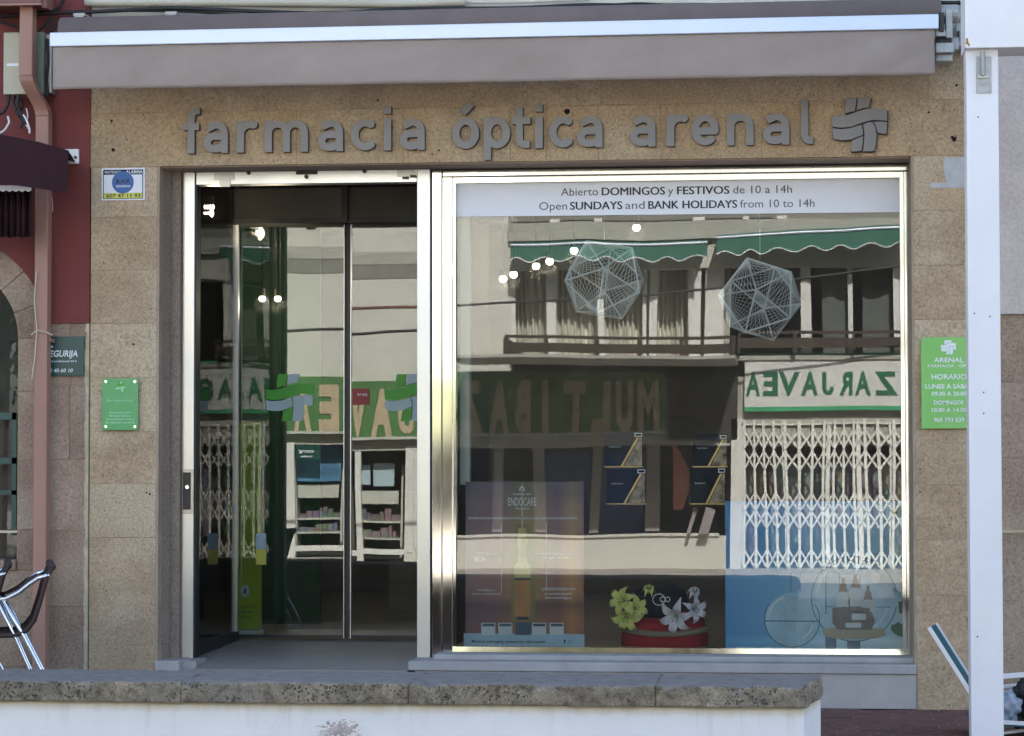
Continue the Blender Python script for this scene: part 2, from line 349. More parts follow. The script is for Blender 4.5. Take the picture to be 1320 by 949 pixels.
def obj(name, b, mat, parent=None, bevel=0, smooth=False, label=None, cat=None, group=None, kind=None, base=None):
    if 'letter' in name and len(b.seg) > 1:
        b.seg[0] = (0, 0)
        for k, (v0, f0) in enumerate(b.seg):
            v1, f1 = b.seg[k+1] if k+1 < len(b.seg) else (len(b.v), len(b.f))
            q = B(); q.v = b.v[v0:v1]; q.f = [tuple(i-v0 for i in f) for f in b.f[f0:f1]]; o = obj(name, q, mat, parent, bevel)
        return o
    base = Vector(base) if base is not None else wloc(parent)
    me = bpy.data.meshes.new(name)
    me.from_pydata([(v[0]-base.x, v[1]-base.y, v[2]-base.z) for v in b.v], [], b.f)
    me.update(); me.materials.append(M[mat] if isinstance(mat, str) else mat)
    if smooth:
        for p in me.polygons: p.use_smooth = True
    o = bpy.data.objects.new(name, me); COL.objects.link(o)
    if parent is not None: o.parent = parent; WL[o.name] = wloc(parent)
    else: o.location = base; WL[o.name] = base
    if bevel:
        m = o.modifiers.new('b', 'BEVEL'); m.width = bevel; m.segments = 2; m.limit_method = 'ANGLE'; m.angle_limit = R(40)
    tag(o, label, cat, group, kind); return o
def tag(o, label=None, cat=None, group=None, kind=None):
    for k, v in (('label', label), ('category', cat), ('group', group), ('kind', kind)):
        if v: o[k] = v
def thing(name, label, cat, loc, group=None, kind=None):
    o = bpy.data.objects.new(name, None); COL.objects.link(o); o.location = loc; o.empty_display_size = .1
    WL[o.name] = Vector(loc); tag(o, label, cat, group, kind); return o

# ------------------------------------------------------------------ print: built-in font as flat mesh
TC = {}
def textmesh(s, bold=0.0):
    k = (s, bold)
    if k in TC: return TC[k]
    c = bpy.data.curves.new('t', 'FONT'); c.body = s; c.size = 1; c.offset = bold; c.resolution_u = 3
    o = bpy.data.objects.new('t', c); COL.objects.link(o)
    dg = bpy.context.evaluated_depsgraph_get(); me = bpy.data.meshes.new_from_object(o.evaluated_get(dg))
    vs = [tuple(v.co) for v in me.vertices]; fs = [tuple(p.vertices) for p in me.polygons]
    bpy.data.objects.remove(o); bpy.data.curves.remove(c); bpy.data.meshes.remove(me)
    if not vs: vs = [(0, 0, 0)]
    xs = [v[0] for v in vs]; r = (vs, fs, min(xs), max(xs)); TC[k] = r; return r
def capital_j(b, x0, x1, z, cap, y, mirror):
    f = (lambda u: x1-u*(x1-x0)) if mirror else (lambda u: x0+u*(x1-x0))
    pts = [(1, 1), (.66, 1), (.66, .28), (.58, .17), (.42, .17), (.33, .22), (.30, .34), (0, .34), (.03, .16), (.14, .04), (.34, -.01), (.62, -.01), (.85, .06), (.96, .17), (1, .32)]
    b.add([(f(u), y, z+v*cap) for u, v in pts], [tuple(range(len(pts)))]); return b
def text(b, s, x0, x1, zb, cap, y, bold=0.0, mirror=False, depth=0.0):
    """s between x0 and x1 on baseline zb with capital height cap, on the plane y, read from -y (or +y when mirror)"""
    vs, fs, a, e = textmesh(s, bold); kx = (x1-x0)/max(e-a, 1e-6); kz = cap/.7
    f = (lambda u: x1-(u-a)*kx) if mirror else (lambda u: x0+(u-a)*kx)
    b.add([(f(v[0]), y, zb+v[1]*kz) for v in vs], fs)
    if depth: # real letters: give them sides
        n = len(vs); b.add([(f(v[0]), y+depth, zb+v[1]*kz) for v in vs], fs)
        cnt = {}
        for q in fs:
            for i in range(len(q)):
                k = (q[i], q[(i+1) % len(q)]); cnt[k] = cnt.get(k, 0)+1
        o = len(b.v)-2*n
        for (i, j) in cnt:
            if (j, i) not in cnt: b.f.append((o+i, o+j, o+n+j, o+n+i))
    return b
def ptext(b, s, px0, px1, pbase, pcap, Y, bold=0.0):
    p0, p1 = P(px0, pbase, Y), P(px1, pbase, Y); c = P((px0+px1)/2, pbase-pcap, Y).z-P((px0+px1)/2, pbase, Y).z
    b.seg.append((len(b.v), len(b.f))); n0 = len(b.v); text(b, s, p0.x, p1.x, p0.z, c, Y, bold)
    sl_ = (p1.z-p0.z)/(p1.x-p0.x)
    for i in range(n0, len(b.v)):
        v = b.v[i]; b.v[i] = (v[0], v[1], v[2])
    return b
# ------------------------------------------------------------------ stroke letters through a distance field
def glyph_polys(strokes, wd, x0, x1, y0, y1, clipy=None, res=.5):
    xs = np.arange(x0-2, x1+2.01, res); ys = np.arange(y0-2, y1+2.01, res); X, Y = np.meshgrid(xs, ys); D = np.full(X.shape, 1e9)
    for st in strokes:
        st_w = wd/2
        for i in range(len(st)-1):
            (ax, ay), (bx, by) = st[i], st[i+1]; L = math.hypot(bx-ax, by-ay)
            if L < 1e-6: continue
            ux, uy = (bx-ax)/L, (by-ay)/L; t = (X-ax)*ux+(Y-ay)*uy; n = np.abs(-(X-ax)*uy+(Y-ay)*ux)
            dx = np.maximum(-t, t-L); dy = n-st_w
            d = np.where((dx > 0) & (dy > 0), np.hypot(dx, dy), np.maximum(dx, dy)); D = np.minimum(D, d)
        for (px, py) in st[1:-1]: D = np.minimum(D, np.hypot(X-px, Y-py)-st_w)
    seg = {}
    H, W = D.shape
    def ip(i, j, k, l):
        a, b = D[i, j], D[k, l]; t = a/(a-b); return (xs[j]+(xs[l]-xs[j])*t, ys[i]+(ys[k]-ys[i])*t)
    act = (np.minimum(np.minimum(D[:-1, :-1], D[1:, :-1]), np.minimum(D[:-1, 1:], D[1:, 1:])) < 0) & (np.maximum(np.maximum(D[:-1, :-1], D[1:, :-1]), np.maximum(D[:-1, 1:], D[1:, 1:])) >= 0)
    pts = {}
    for i, j in zip(*np.nonzero(act)):
        c = [(i, j), (i, j+1), (i+1, j+1), (i+1, j)]; ins = [D[q] < 0 for q in c]; cr = []
        for k in range(4):
            a, b = c[k], c[(k+1) % 4]
            if ins[k] != ins[(k+1) % 4]:
                key = (min(a, b), max(a, b)); pts[key] = ip(*key[0], *key[1]); cr.append((key, ins[k]))
        # exit (in->out) linked to entry (out->in)
        outs = [k for k, s_ in cr if s_]; inn = [k for k, s_ in cr if not s_]
        for a, b in zip(outs, inn): seg[a] = b
    polys = []
    while seg:
        k0 = next(iter(seg)); k = k0; poly = []
        while k in seg:
            poly.append(pts[k]); k = seg.pop(k)
        if len(poly) > 8:
            keep = []
            n = len(poly)
            for i in range(n):
                a, b, c = poly[i-1], poly[i], poly[(i+1) % n]
                keep.append(b)
            # drop nearly collinear points
            out = []; last = keep[0]; out.append(last)
            for i in range(1, n):
                a = out[-1]; b = keep[i]; c = keep[(i+1) % n]
                cr_ = abs((b[0]-a[0])*(c[1]-a[1])-(b[1]-a[1])*(c[0]-a[0]))/max(math.hypot(c[0]-a[0], c[1]-a[1]), 1e-6)
                if cr_ > .05 or math.hypot(b[0]-a[0], b[1]-a[1]) > 8: out.append(b)
            polys.append(out)
    return polys
def arc(cx, cy, rx, ry, a0, a1, n=14): return [(cx+rx*math.cos(R(a0+(a1-a0)*k/n)), cy+ry*math.sin(R(a0+(a1-a0)*k/n))) for k in range(n+1)]
def polys_mesh(name, polys, fx, fz, y0, y1, mat, parent, matside=None):
    """solid letter from outlines (with holes)"""
    c = bpy.data.curves.new('g', 'CURVE'); c.dimensions = '2D'; c.fill_mode = 'BOTH'; c.extrude = .5
    for p in polys:
        s = c.splines.new('POLY'); s.points.add(len(p)-1)
        for i, (x, y) in enumerate(p): s.points[i].co = (x, y, 0, 1)
        s.use_cyclic_u = True
    o = bpy.data.objects.new('g', c); COL.objects.link(o)
    dg = bpy.context.evaluated_depsgraph_get(); me = bpy.data.meshes.new_from_object(o.evaluated_get(dg))
    b = B(); b.add([(fx(v.co.x), y0+(v.co.z+.5)*(y1-y0), fz(v.co.y, v.co.x)) for v in me.vertices], [tuple(p.vertices) for p in me.polygons])
    bpy.data.objects.remove(o); bpy.data.curves.remove(c); bpy.data.meshes.remove(me)
    return obj(name, b, mat, parent)
WD = 9.3; lo, hi = 5.3, 36.2
GL = {
 'f': ([[(11, -.1), (11, 44)]+arc(18.5, 44, 7.5, 10.5, 180, 95, 8)+[(23, 54.6)], [(0, 34.5), (22, 34.5)]], 23),
 'a': ([[(28.2, 0), (28.2, 24)]+arc(17.5, 24, 10.7, 12.2, 0, 125, 12)+[(5.5, 31.5)], [(28.2, 21.5), (16, 21.5)]+arc(14, 13.4, 8.7, 8.1, 95, 265, 12)+[(19, 5.5), (28.2, 9.5)]], 33.5),
 'r': ([[(5.3, 0), (5.3, 41)], [(5.3, 22)]+arc(18.5, 23, 13.2, 13.2, 180, 60, 10)], 29),
 'm': ([[(5.3, 0), (5.3, 41)], [(5.3, 22)]+arc(17, 25, 11.7, 11.2, 180, 0, 12)+[(28.7, 0)], [(28.7, 22)]+arc(40.3, 25, 11.6, 11.2, 180, 0, 12)+[(51.9, 0)]], 57.2),
 'n': ([[(5.3, 0), (5.3, 41)], [(5.3, 22)]+arc(18, 24.5, 12.7, 11.7, 180, 0, 14)+[(30.7, 0)]], 36),
 'c': ([arc(18.5, 20.7, 13.2, 15.5, 48, 312, 26)], 33),
 'i': ([[(5.3, 0), (5.3, 41)], [(5.3, 47), (5.3, 57)]], 10.6),
 'ó': ([arc(17.6, 20.7, 12.3, 15.5, 0, 360, 34)+arc(17.6, 20.7, 12.3, 15.5, 0, 12, 2), [(14, 46.5), (25, 59)]], 35),
 'p': ([[(5.3, -14), (5.3, 41)], arc(17.6, 20.7, 12.3, 15.5, 0, 360, 34)+arc(17.6, 20.7, 12.3, 15.5, 0, 12, 2)], 35),
 't': ([[(9.5, 53), (9.5, 13)]+arc(17, 13, 7.5, 7.7, 180, 262, 8)+[(23.5, 5.2)], [(0, 36), (24.5, 36)]], 25),
 'e': ([[(6, 19), (29.5, 19)]+arc(17.6, 20.7, 12.3, 15.5, -6, 318, 30)], 35),
 'l': ([[(5.3, 58), (5.3, 12)]+arc(11, 12, 5.7, 7, 180, 262, 6)+[(16.5, 5.0)]], 16.5),
}
LOGO = [  # (outline, is it one of the upper ribbons)
 ([(975,25),(1028,27),(1023,60),(1017,93),(990,97),(966,105),(966,65)], 0),
 ([(1033,27),(1098,25),(1093,50),(1087,75),(1060,79),(1026,90),(1029,60)], 1),
 ([(904,115),(945,118),(985,112),(1035,94),(1080,81),(1130,80),(1178,90),(1176,145),(1130,140),(1100,140),(1050,152),(1000,172),(950,176),(904,170)], 0),
 ([(904,178),(950,183),(995,179),(1048,162),(1056,188),(1058,213),(1030,223),(1000,236),(950,240),(910,232)], 1),
 ([(1002,242),(1030,230),(1057,220),(1056,258),(1048,294),(1020,297),(994,297),(1000,270)], 0),
 ([(1057,160),(1080,152),(1103,148),(1118,175),(1124,210),(1121,255),(1114,295),(1088,298),(1056,297),(1062,255),(1064,215),(1062,185)], 1),
 ([(1110,148),(1145,147),(1176,152),(1175,182),(1172,210),(1148,208),(1128,204),(1123,175)], 1)]
def logo(b0, b1, x0, x1, z0, z1, y, t=.002, mirror=False):
    for poly, k in LOGO:
        q = [(x0+(x-904)/274*(x1-x0), z0+(298-yy)/273*(z1-z0)) for x, yy in poly]
        (b0, b1)[k].prism(q, y, y-t)

# ================================================================== GROUND
g = B().box(-60, 60, -80, 40, -1.0, -.30); obj('street', g, 'street', kind='structure')
g = B().box(-40, 40, -60, -19.0, -.30, -.18); obj('opposite_pavement', g, 'sidewalk', kind='structure', bevel=.01)
pav = thing('terrace_pavement', None, None, (0, -1.9, 0), kind='structure')
obj('paving_bed', B().box(-30, 30, -4.4, .0, -.294, -.005), 'paving', pav)
bm_ = B().box(-.098, .098, -.047, .047, -.05, 0); src = None; k = 0
for r in range(26):
    for c in range(12):
        x = .10+.203*c+(.10 if r % 2 else 0)-(.15 if r % 3 == 0 else 0); y = -.06-.1*r
        if x > 2.35 or x < .05: continue
        if src is None:
            src = obj('brick', B().add([(v[0]+0, v[1]-1.9, v[2]) for v in bm_.v], bm_.f), 'brick', pav, bevel=.004); o = src
        else:
            o = src.copy(); COL.objects.link(o)
        o.location = (x, y+1.9, random.uniform(-.003, .002)); o.rotation_euler = (random.uniform(-.01, .01), random.uniform(-.01, .01), random.uniform(-.01, .01)); k += 1
b = B()
for r in range(40):      # the pavement goes on along the whole terrace, hidden behind the low wall
    pass

# ================================================================== PHARMACY BUILDING
bx = lambda a, b_, c, d, y0, y1, pxl=None: B().box(*((lambda q: (q[0], q[1], y0, y1, q[2], q[3]))(rect(a, b_, c, d, 0))))
XL, XR = P(201.7, 500).x, P(1179.3, 500).x           # opening
ZT = P(690, 208).z; ZB = 0.0
XW0, XW1 = P(116, 500).x, P(1300, 500).x            # cladding extent
ph = thing('pharmacy_building', 'stone clad ground floor of the pharmacy with wide shop opening and cream upper wall', 'building', ((XL+XR)/2, .5, 0))
core = B(); ZTOP = 13.0
core.box(XW0, XL+.012, .0035, .30, -.3, ZT+.9); core.box(XR-.012, XW1, .0035, .30, -.3, ZT+.9); core.box(XL+.012, XR-.012, .0035, .30, ZT+.012, ZT+.9)
obj('wall', core, 'mortar', ph)
obj('upper_wall', B().box(XW0-.02, 14, .0, .31, ZT+.9, ZTOP).box(XW0-.02, 14, .31, 9, ZTOP-.3, ZTOP).box(13.7, 14, .31, 9, -.3, ZTOP-.3).box(XW0-.02, 14, 8.7, 9, -.3, ZTOP-.3), 'creamwall', ph)
# stone slabs, each its own piece
courses = [215, 280, 348, 417, 487, 556, 624, 693, 761, 832, 908]
zc = [P(160, y).z for y in courses]; zc[0] = ZT; zc[-1] = -.02
def slab(x0, x1, z0, z1, mat='stone', y=0, t=.03, par=ph, nm='stone_slab', j=.0009):
    dy = random.uniform(-.0015, .0015)
    return obj(nm, B().box(x0+j, x1-j, y+dy, y+t, z0+j, z1-j), mat, par, bevel=.0012)
for i in range(len(zc)-1): slab(XW0, XL, zc[i+1], zc[i])
zr = [P(1215, y).z for y in [201, 271, 342, 412, 482, 553, 625, 696, 768, 840, 911]]; zr[0] = ZT; zr[-1] = -.02
for i in range(len(zr)-1): slab(XR, P(1252, 500).x, zr[i+1], zr[i])
zt1 = P(690, 137).z; zt2 = zt1+.32; zt3 = zt2+.55
vj = [116, 248, 382, 520, 658, 704, 771, 852, 923, 982, 1110, 1252]
for a, c in zip(vj[:-1], vj[1:]): slab(P(a, 170).x, P(c, 170).x, ZT, zt1, 'lintel')
vj = [116, 317, 452, 588, 680, 775, 914, 1055, 1197, 1252]
for a, c in zip(vj[:-1], vj[1:]): slab(P(a, 120).x, P(c, 120).x, zt1, zt2, 'lintel')
obj('render_band', B().box(XW0, P(1252, 50).x, -.004, .02, zt2, ZT+.9), 'creamwall', ph)
# reveals and soffit
XREV = P(219.5, 500, .165).x
for i in range(len(zc)-1):
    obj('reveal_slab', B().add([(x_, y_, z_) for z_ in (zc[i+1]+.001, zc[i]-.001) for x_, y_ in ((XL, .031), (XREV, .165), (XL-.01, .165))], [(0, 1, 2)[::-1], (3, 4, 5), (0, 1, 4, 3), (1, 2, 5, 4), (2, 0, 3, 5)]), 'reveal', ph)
obj('reveal_channel', B().box(XL-.02, P(232.5, 500, .2).x, .19, .30, .2, ZT), 'reveal', ph)
obj('soffit', B().box(XL, XR, .032, .30, ZT-.004, ZT+.01), 'soffitm', ph)
# drill holes and stains on the stone
hb = B()
for px, py, r in ((146, 193, 2.8), (144, 156, 1.8), (487, 129, 1.6), (731, 144, 4.2), (566, 194, 1.5), (557, 199, 1.2), (1233, 110, 1.8), (1197, 145, 1.6), (172, 444, 1.5), (1186, 605, 1.2), (1186, 634, 1.2), (189, 635, 1.3), (193, 637, 1.6), (164, 180, 1.0)):
    p = P(px, py); q = [(p.x+r/240*math.cos(a)*random.uniform(.7, 1.2), p.z+r/240*math.sin(a)*random.uniform(.7, 1.2)) for a in np.linspace(0, 2*math.pi, 9)[:-1]]; obj('drill_hole', B().prism(q, -.0022, .001), 'hole', ph)
p = P(1230, 179); hb.prism([(p.x+a/240, p.z+c/240) for a, c in ((-5, 3), (-1, 4), (0, 2), (3, 3), (3, 0), (2, -3), (-1, -4), (-3, -1))], -.0022, .001)
obj('drill_hole', hb, 'hole', ph)
pb = B(); q = [P(*c) for c in ((1218, 202), (1232, 204), (1250, 201), (1250, 236), (1222, 236), (1219, 231), (1216, 214))]; pb.prism([(v.x, v.z) for v in q], -.0026, .001)
q = [P(*c) for c in ((1200, 236), (1250, 235), (1250, 242), (1198, 242))]; pb.prism([(v.x, v.z) for v in q], -.0024, .001)
obj('filler_patch', pb, 'patch', ph)
# right neighbour behind the pole: stucco above, stone slabs below
nb = thing('neighbouring_building', 'building with rough grey stucco above pale brown stone, right of the white post', 'building', (P(1300, 500).x+2, .5, 0))
xs0, xs1 = P(1252, 500).x+.002, 14.0
zst = P(1305, 405).z
obj('wall', B().box(xs0, xs1, .0035, .3, -.3, ZT+.9), 'mortar', nb)
obj('stucco', B().box(xs0, xs1, -.02, .029, zst, ZT+.9), 'stucco', nb)
zz = [zst]+[P(1305, y).z for y in (493, 590, 683, 775, 870)]+[-.02]
for i in range(len(zz)-1):
    for xa in (xs0, xs0+.62, xs0+1.25): slab(xa, xa+.62, zz[i+1], zz[i], 'oldstone', .0, .03, nb)
q = rect(1252, 683, 1320, 687); obj('mortar_joint', B().box(q[0], q[1]+.3, -.004, .002, q[2], q[3]), 'ymortar', nb)

# plinth and sill under the window, step blocks
YF = .27
xs = P(527, 860).x; zs1, zs0 = P(850, 855).z, P(850, 866).z
zpt = P(1150, 857, -.02).z
obj('sill', B().box(xs, XR-.002, -.025, YF+.03, zpt-.05, zpt).box(P(557, 850).x, XR-.004, .09, YF+.03, zpt, zpt+.028), 'sillm', ph, bevel=.004)
obj('plinth', B().box(P(535, 870).x, XR-.004, -.012, .3, 0.0, zpt-.052), 'plinth', ph, bevel=.003)
zb_ = P(215, 852).z
obj('step_block', B().box(XL+.002, P(232, 860).x, -.02, .30, 0, zb_), 'plinth', ph, bevel=.004)
obj('step_return', B().box(P(232, 860).x, P(250, 855).x, .05, .30, 0, zb_-.004), 'sillm', ph)
# ---------------- door frame (outer)
Y = .24
def fr(a, b_, c, d, y0=Y, y1=.34, Yp=Y): q = rect(a, b_, c, d, Yp); return (q[0], q[1], y0, y1, q[2], q[3])
ztf = P(400, 220, Y).z
df = obj('door_frame', B().box(*fr(234.5, 215, 250, 850)[:4], P(240, 850, Y).z, ZT-.005), 'alum', ph, bevel=.003)
obj('door_post', B().box(*fr(537.5, 215, 554.5, 850)[:4], P(545, 850, Y).z, ZT-.005), 'alum', ph, bevel=.003)
q = rect(250, 215, 537.5, 236.5, Y); obj('door_head', B().box(q[0]+.012, q[1]-.001, Y+.004, .34, P(395, 236.5, Y).z, ZT-.006), 'alum', ph, bevel=.002)
obj('frame_gasket', B().box(q[0], q[0]+.0115, Y+.01, .36, .2, ZT-.01).box(q[0]+.0115, q[0]+.016, Y+.0, .33, .2, P(250, 238, Y).z), 'darkmetal', ph)
q = rect(230, 215, 234.3, 850, Y); obj('frame_edge', B().box(q[0], q[1], Y+.01, .33, .23, ZT-.03), 'dulle', ph)
# lock plate
q = rect(234.6, 605, 249.6, 662, Y-.004); lk = obj('lock_plate', B().box(q[0], q[1], Y-.006, Y-.0005, q[2], q[3]), 'dulle', df, bevel=.001)
q = rect(236, 609, 246, 657, Y-.004)
obj('lock_cover', B().box(q[0], q[1], Y-.011, Y-.0065, q[2], q[3]), 'darkmetal', df)
p = P(241, 628, Y-.02); obj('key_cylinder', B().disc(p.x, p.z, .011, Y-.0112, .006), 'chrome', df)
# small fittings on the door head
class BL:
    def __init__(s): s.parts = []
    def box(s, *a): s.parts.append(B().box(*a))
    def disc(s, *a): s.parts.append(B().disc(*a))
fb = BL(); fd = BL()
for a, b_, c, d, k in ((276, 221, 302, 232, 0), (283, 232, 297, 241, 0), (382, 216, 409, 225, 1), (512, 217, 535, 228, 0), (519, 228, 527, 231, 1), (529, 226, 537, 229, 1)):
    q = rect(a, b_, c, d, Y); (fb, fd)[k].box(q[0], q[1], Y-(.004 if k == 0 else .012), Y+.0035, q[2], min(q[3], ZT-.008))
for px, py in ((320.5, 223), (395, 228), (470, 221)): p = P(px, py, Y); fd.disc(p.x, p.z, .011, Y+.0035, .012)
for q_ in fb.parts: obj('adhesive_patch', q_, 'dulle', ph)
for q_ in fd.parts: obj('door_fitting', q_, 'darkmetal', ph)
# ---------------- mullion of polished profiles and window frame
wn = obj('display_window', B().box(*fr(557, 222, 569, 850)[:4], P(563, 850, Y).z, P(563, 219, Y).z), 'polish', ph, bevel=.002)
obj('frame_recess', B().box(P(554.7, 500, Y).x, P(1178, 500, Y).x, .285, .34, ZT-.08, ZT-.004).box(P(554.7, 500, Y).x, P(558, 500, Y).x, .27, .34, zpt+.03, ZT-.08), 'darkmetal', wn)
x0, x1 = P(569.8, 500, Y).x, P(583, 500, Y).x
zt_o, zt_i = P(870, 214, Y).z, P(870, 224.5, Y).z
zb_i = P(870, 842, Y).z
xr0, xr1 = P(1167, 500, Y).x, P(1177.4, 500, Y).x
obj('frame_side', B().box(x0, x1, Y+.008, .34, zpt+.028, zt_i), 'polish', wn, bevel=.003)
obj('frame_side', B().box(xr0, xr1, Y+.008, .34, zpt+.028, zt_i), 'polish', wn, bevel=.003)
obj('frame_head', B().box(P(569.8, 500, Y).x, xr1, Y+.02, .34, zt_i+.0405, ZT-.022), 'dulle', wn, bevel=.002)
obj('frame_head_lip', B().box(x0, xr1, Y+.006, .34, zt_i+.001, zt_i+.039), 'polish', wn, bevel=.005)
# inner beads; the lower one is bevelled upwards
xg0, xg1 = P(587.5, 500, Y+.03).x, P(1161.5, 500, Y+.03).x
zg1, zg0 = P(870, 232.5, Y+.03).z, P(870, 835.5, Y+.03).z
obj('glazing_bead', B().box(x1+.001, xg0, Y+.03, .295, zg0, zt_i-.001), 'polish', wn)
obj('glazing_bead', B().box(xg1, xr0-.001, Y+.03, .295, zg0, zt_i-.001), 'polish', wn)
obj('glazing_bead', B().box(xg0+.0005, xg1-.0005, Y+.03, .295, zg1, zt_i-.001), 'polish', wn)
zz0 = zb_i-.002
zz1 = zg0+.001
tb = B().add([(x1, Y+.012, zz0), (xr0, Y+.012, zz0), (xr0, Y+.0145, zz1), (x1, Y+.0145, zz1), (x1, .296, zz0), (xr0, .296, zz0), (xr0, .296, zz1), (x1, .296, zz1)],
             [(0, 1, 2, 3), (5, 4, 7, 6), (3, 2, 6, 7), (4, 5, 1, 0), (4, 0, 3, 7), (1, 5, 6, 2)])
obj('glazing_bead', tb, 'polish', wn)
obj('bottom_rail', B().box(x1+.0005, xr0-.0005, Y+.01, .30, zpt+.029, zz0-.001), 'dulle', wn)
obj('glass_pane', wavy_pane(B(), xg0-.004, xg1+.004, WG, WG+.008, zg0-.004, zg1+.006, .00035, 2.0), 'wgl', wn, smooth=True)
obj('window_jamb', B().box(P(594, 450, .45).x, P(607, 450, .45).x, .40, .47, P(600, 625, .45).z, 3.1), 'shelf', wn, bevel=.004)
# ---------------- vestibule and inner sliding doors
XS = -3.25                                           # side glass
ZF0, ZF1 = .185, .232
fl = B().add([(XS-.2, -.03, 0), (xs+.02, -.03, 0), (xs+.02, -.03, ZF0), (XS-.2, -.03, ZF0), (XS-.2, DG+.1, ZF1), (xs+.4, DG+.1, ZF1), (XS-.2, DG+.1, 0), (xs+.4, DG+.1, 0)],
           [(0, 1, 2, 3), (3, 2, 5, 4), (6, 4, 5, 7), (0, 3, 4, 6), (1, 7, 5, 2)])
# ramp kept to the doorway
fl = B().add([(P(250, 860).x, -.03, .001), (xs-.003, -.03, .001), (xs-.003, -.03, ZF0), (P(250, 860).x, -.03, ZF0), (P(250, 860).x, .345, ZF0+.024), (xs-.003, .345, ZF0+.024)],
           [(0, 1, 2, 3), (3, 2, 5, 4), (0, 3, 4), (1, 5, 2)])
obj('door_ramp', fl, 'floorin', ph)
obj('vestibule_floor', B().add([(XS-.1, .346, ZF0+.024), (.4, .346, ZF0+.024), (.4, DG+.1, ZF1), (XS-.1, DG+.1, ZF1), (XS-.1, .346, 0), (.4, .346, 0), (.4, DG+.1, 0), (XS-.1, DG+.1, 0)],
    [(0, 1, 2, 3), (0, 4, 5, 1), (1, 5, 6, 2), (2, 6, 7, 3), (3, 7, 4, 0), (4, 7, 6, 5)]), 'floorin', ph)
sg = obj('side_panel', B().box(XS-.004, XS+.004, .42, DG-.06, ZF0+.10, 2.98), 'sgl', ph)
obj('panel_rail', B().box(XS-.02, XS+.02, .37, DG-.02, ZF0+.035, ZF0+.10), 'darkmetal', sg)
obj('panel_stile', B().box(XS-.02, XS+.02, DG-.06, DG-.03, ZF0+.10, 2.98).box(XS-.02, XS+.02, .36, .42, ZF0+.10, 2.98), 'alum', sg)
zh = P(400, 290, DG).z; zd0 = ZF1+.01
def pane(pxa, pxb, name='sliding_door', tilt=0.0, tz=0.0):
    xa, xb = P(pxa, 500, DG).x, P(pxb, 500, DG).x
    d = wavy_pane(B(), -(xb-xa)/2, (xb-xa)/2, 0, .008, 0, zh-zd0-.02, .00028, pxa*.37)
    me_root = thing(name, None, None, ((xa+xb)/2, DG, zd0+.02)); me_root.parent = ph; me_root.location = Vector(((xa+xb)/2, DG, zd0+.02))-wloc(ph)
    d.v = [(v[0]+(xa+xb)/2, v[1]+DG, v[2]+zd0+.02) for v in d.v]
    obj('glass_pane', d, 'dgl', me_root, smooth=True)
    me_root.rotation_euler = (tilt, 0, tz); return me_root, xa, xb
dl, a1, a2 = pane(301, 443.5, tilt=R(.06), tz=R(.05))
obj('stile', B().box(a2+.004, a2+.013, DG-.012, DG+.02, zd0, zh).box(a1-.012, a1, DG-.012, DG+.02, zd0, zh), 'darkmetal', dl); obj('stile_edge', B().box(a2, a2+.004, DG-.014, DG+.02, zd0, zh), 'alum', dl)
obj('bottom_rail', B().box(a1, a2, DG-.01, DG+.02, zd0, zd0+.02), 'darkmetal', dl)
dr, c1, c2 = pane(453, 590, tilt=R(-.05), tz=R(-.10))
obj('stile', B().box(c1-.014, c1-.005, DG-.012, DG+.02, zd0, zh), 'darkmetal', dr); obj('stile_edge', B().box(c1-.005, c1, DG-.014, DG+.02, zd0, zh), 'alum', dr)
obj('bottom_rail', B().box(c1, c2, DG-.01, DG+.02, zd0, zd0+.02), 'darkmetal', dr)
obj('door_gasket', B().box(a2+.0145, c1-.0145, DG-.005, DG+.03, zd0, zh), 'darkmetal', ph); obj('transom_post', B().box(a2+.004, c1-.004, DG-.13, DG-.101, zh, 3.19), 'darkmetal', ph); obj('door_track', B().box(XS-.1, -1.6, DG-.115, DG-.1005, zh+.0, zh+.03), 'darkmetal', ph)
obj('operator_box', B().box(XS-.1, -1.6, DG-.10, DG+.12, zh, zh+.22), 'inwall', ph, bevel=.01)
obj('transom_panel', B().box(XS-.1, -1.6, DG+.0, DG+.05, zh+.221, 3.2), 'dark', ph)
p = P(432, 250, .9); obj('dome_camera', B().ball((p.x, .9, 3.07), .06, sz=.9), 'cable', ph, smooth=True)
# partition between door lobby and window display
obj('lobby_partition', B().box(P(560, 500).x, P(560, 500).x+.05, .345, DG+.6, ZF0, 3.2), 'dark', ph)
# stickers on the inner doors
def sticker(pxa, pxb, pya, pyb):
    g0, g1 = B(), B(); q = rect(pxa, pya, pxb, pyb, DG-.004); logo(g0, g1, q[0], q[1], q[2], q[3], DG-.004, .0015)
    o1 = obj('logo_sticker', B().add(g0.v, g0.f), 'lgreen', ph); obj('logo_sticker', g1, 'lblue', ph)
sticker(343, 404, 482, 543); sticker(496, 558, 482, 543)
q = rect(452, 501, 476, 522, DG-.004); obj('red_sticker', B().box(q[0]+.01, q[1], DG-.006, DG-.004, q[2], q[3]), 'redlabel', ph)
t_ = B(); text(t_, 'tres', q[0]+.04, q[1]-.012, (q[2]+q[3])/2+.005, .022, DG-.0065); obj('sticker_lettering', t_, 'inkw', ph)
q = rect(330, 688, 343, 728, DG-.004); zm = (q[2]+q[3])/2
obj('blue_sticker', B().box(q[0], q[1], DG-.006, DG-.004, zm, q[3]), 'lblue', ph)
obj('yellow_sticker', B().box(q[0], q[1], DG-.006, DG-.004, q[2], zm-.002), 'yellowlabel', ph)
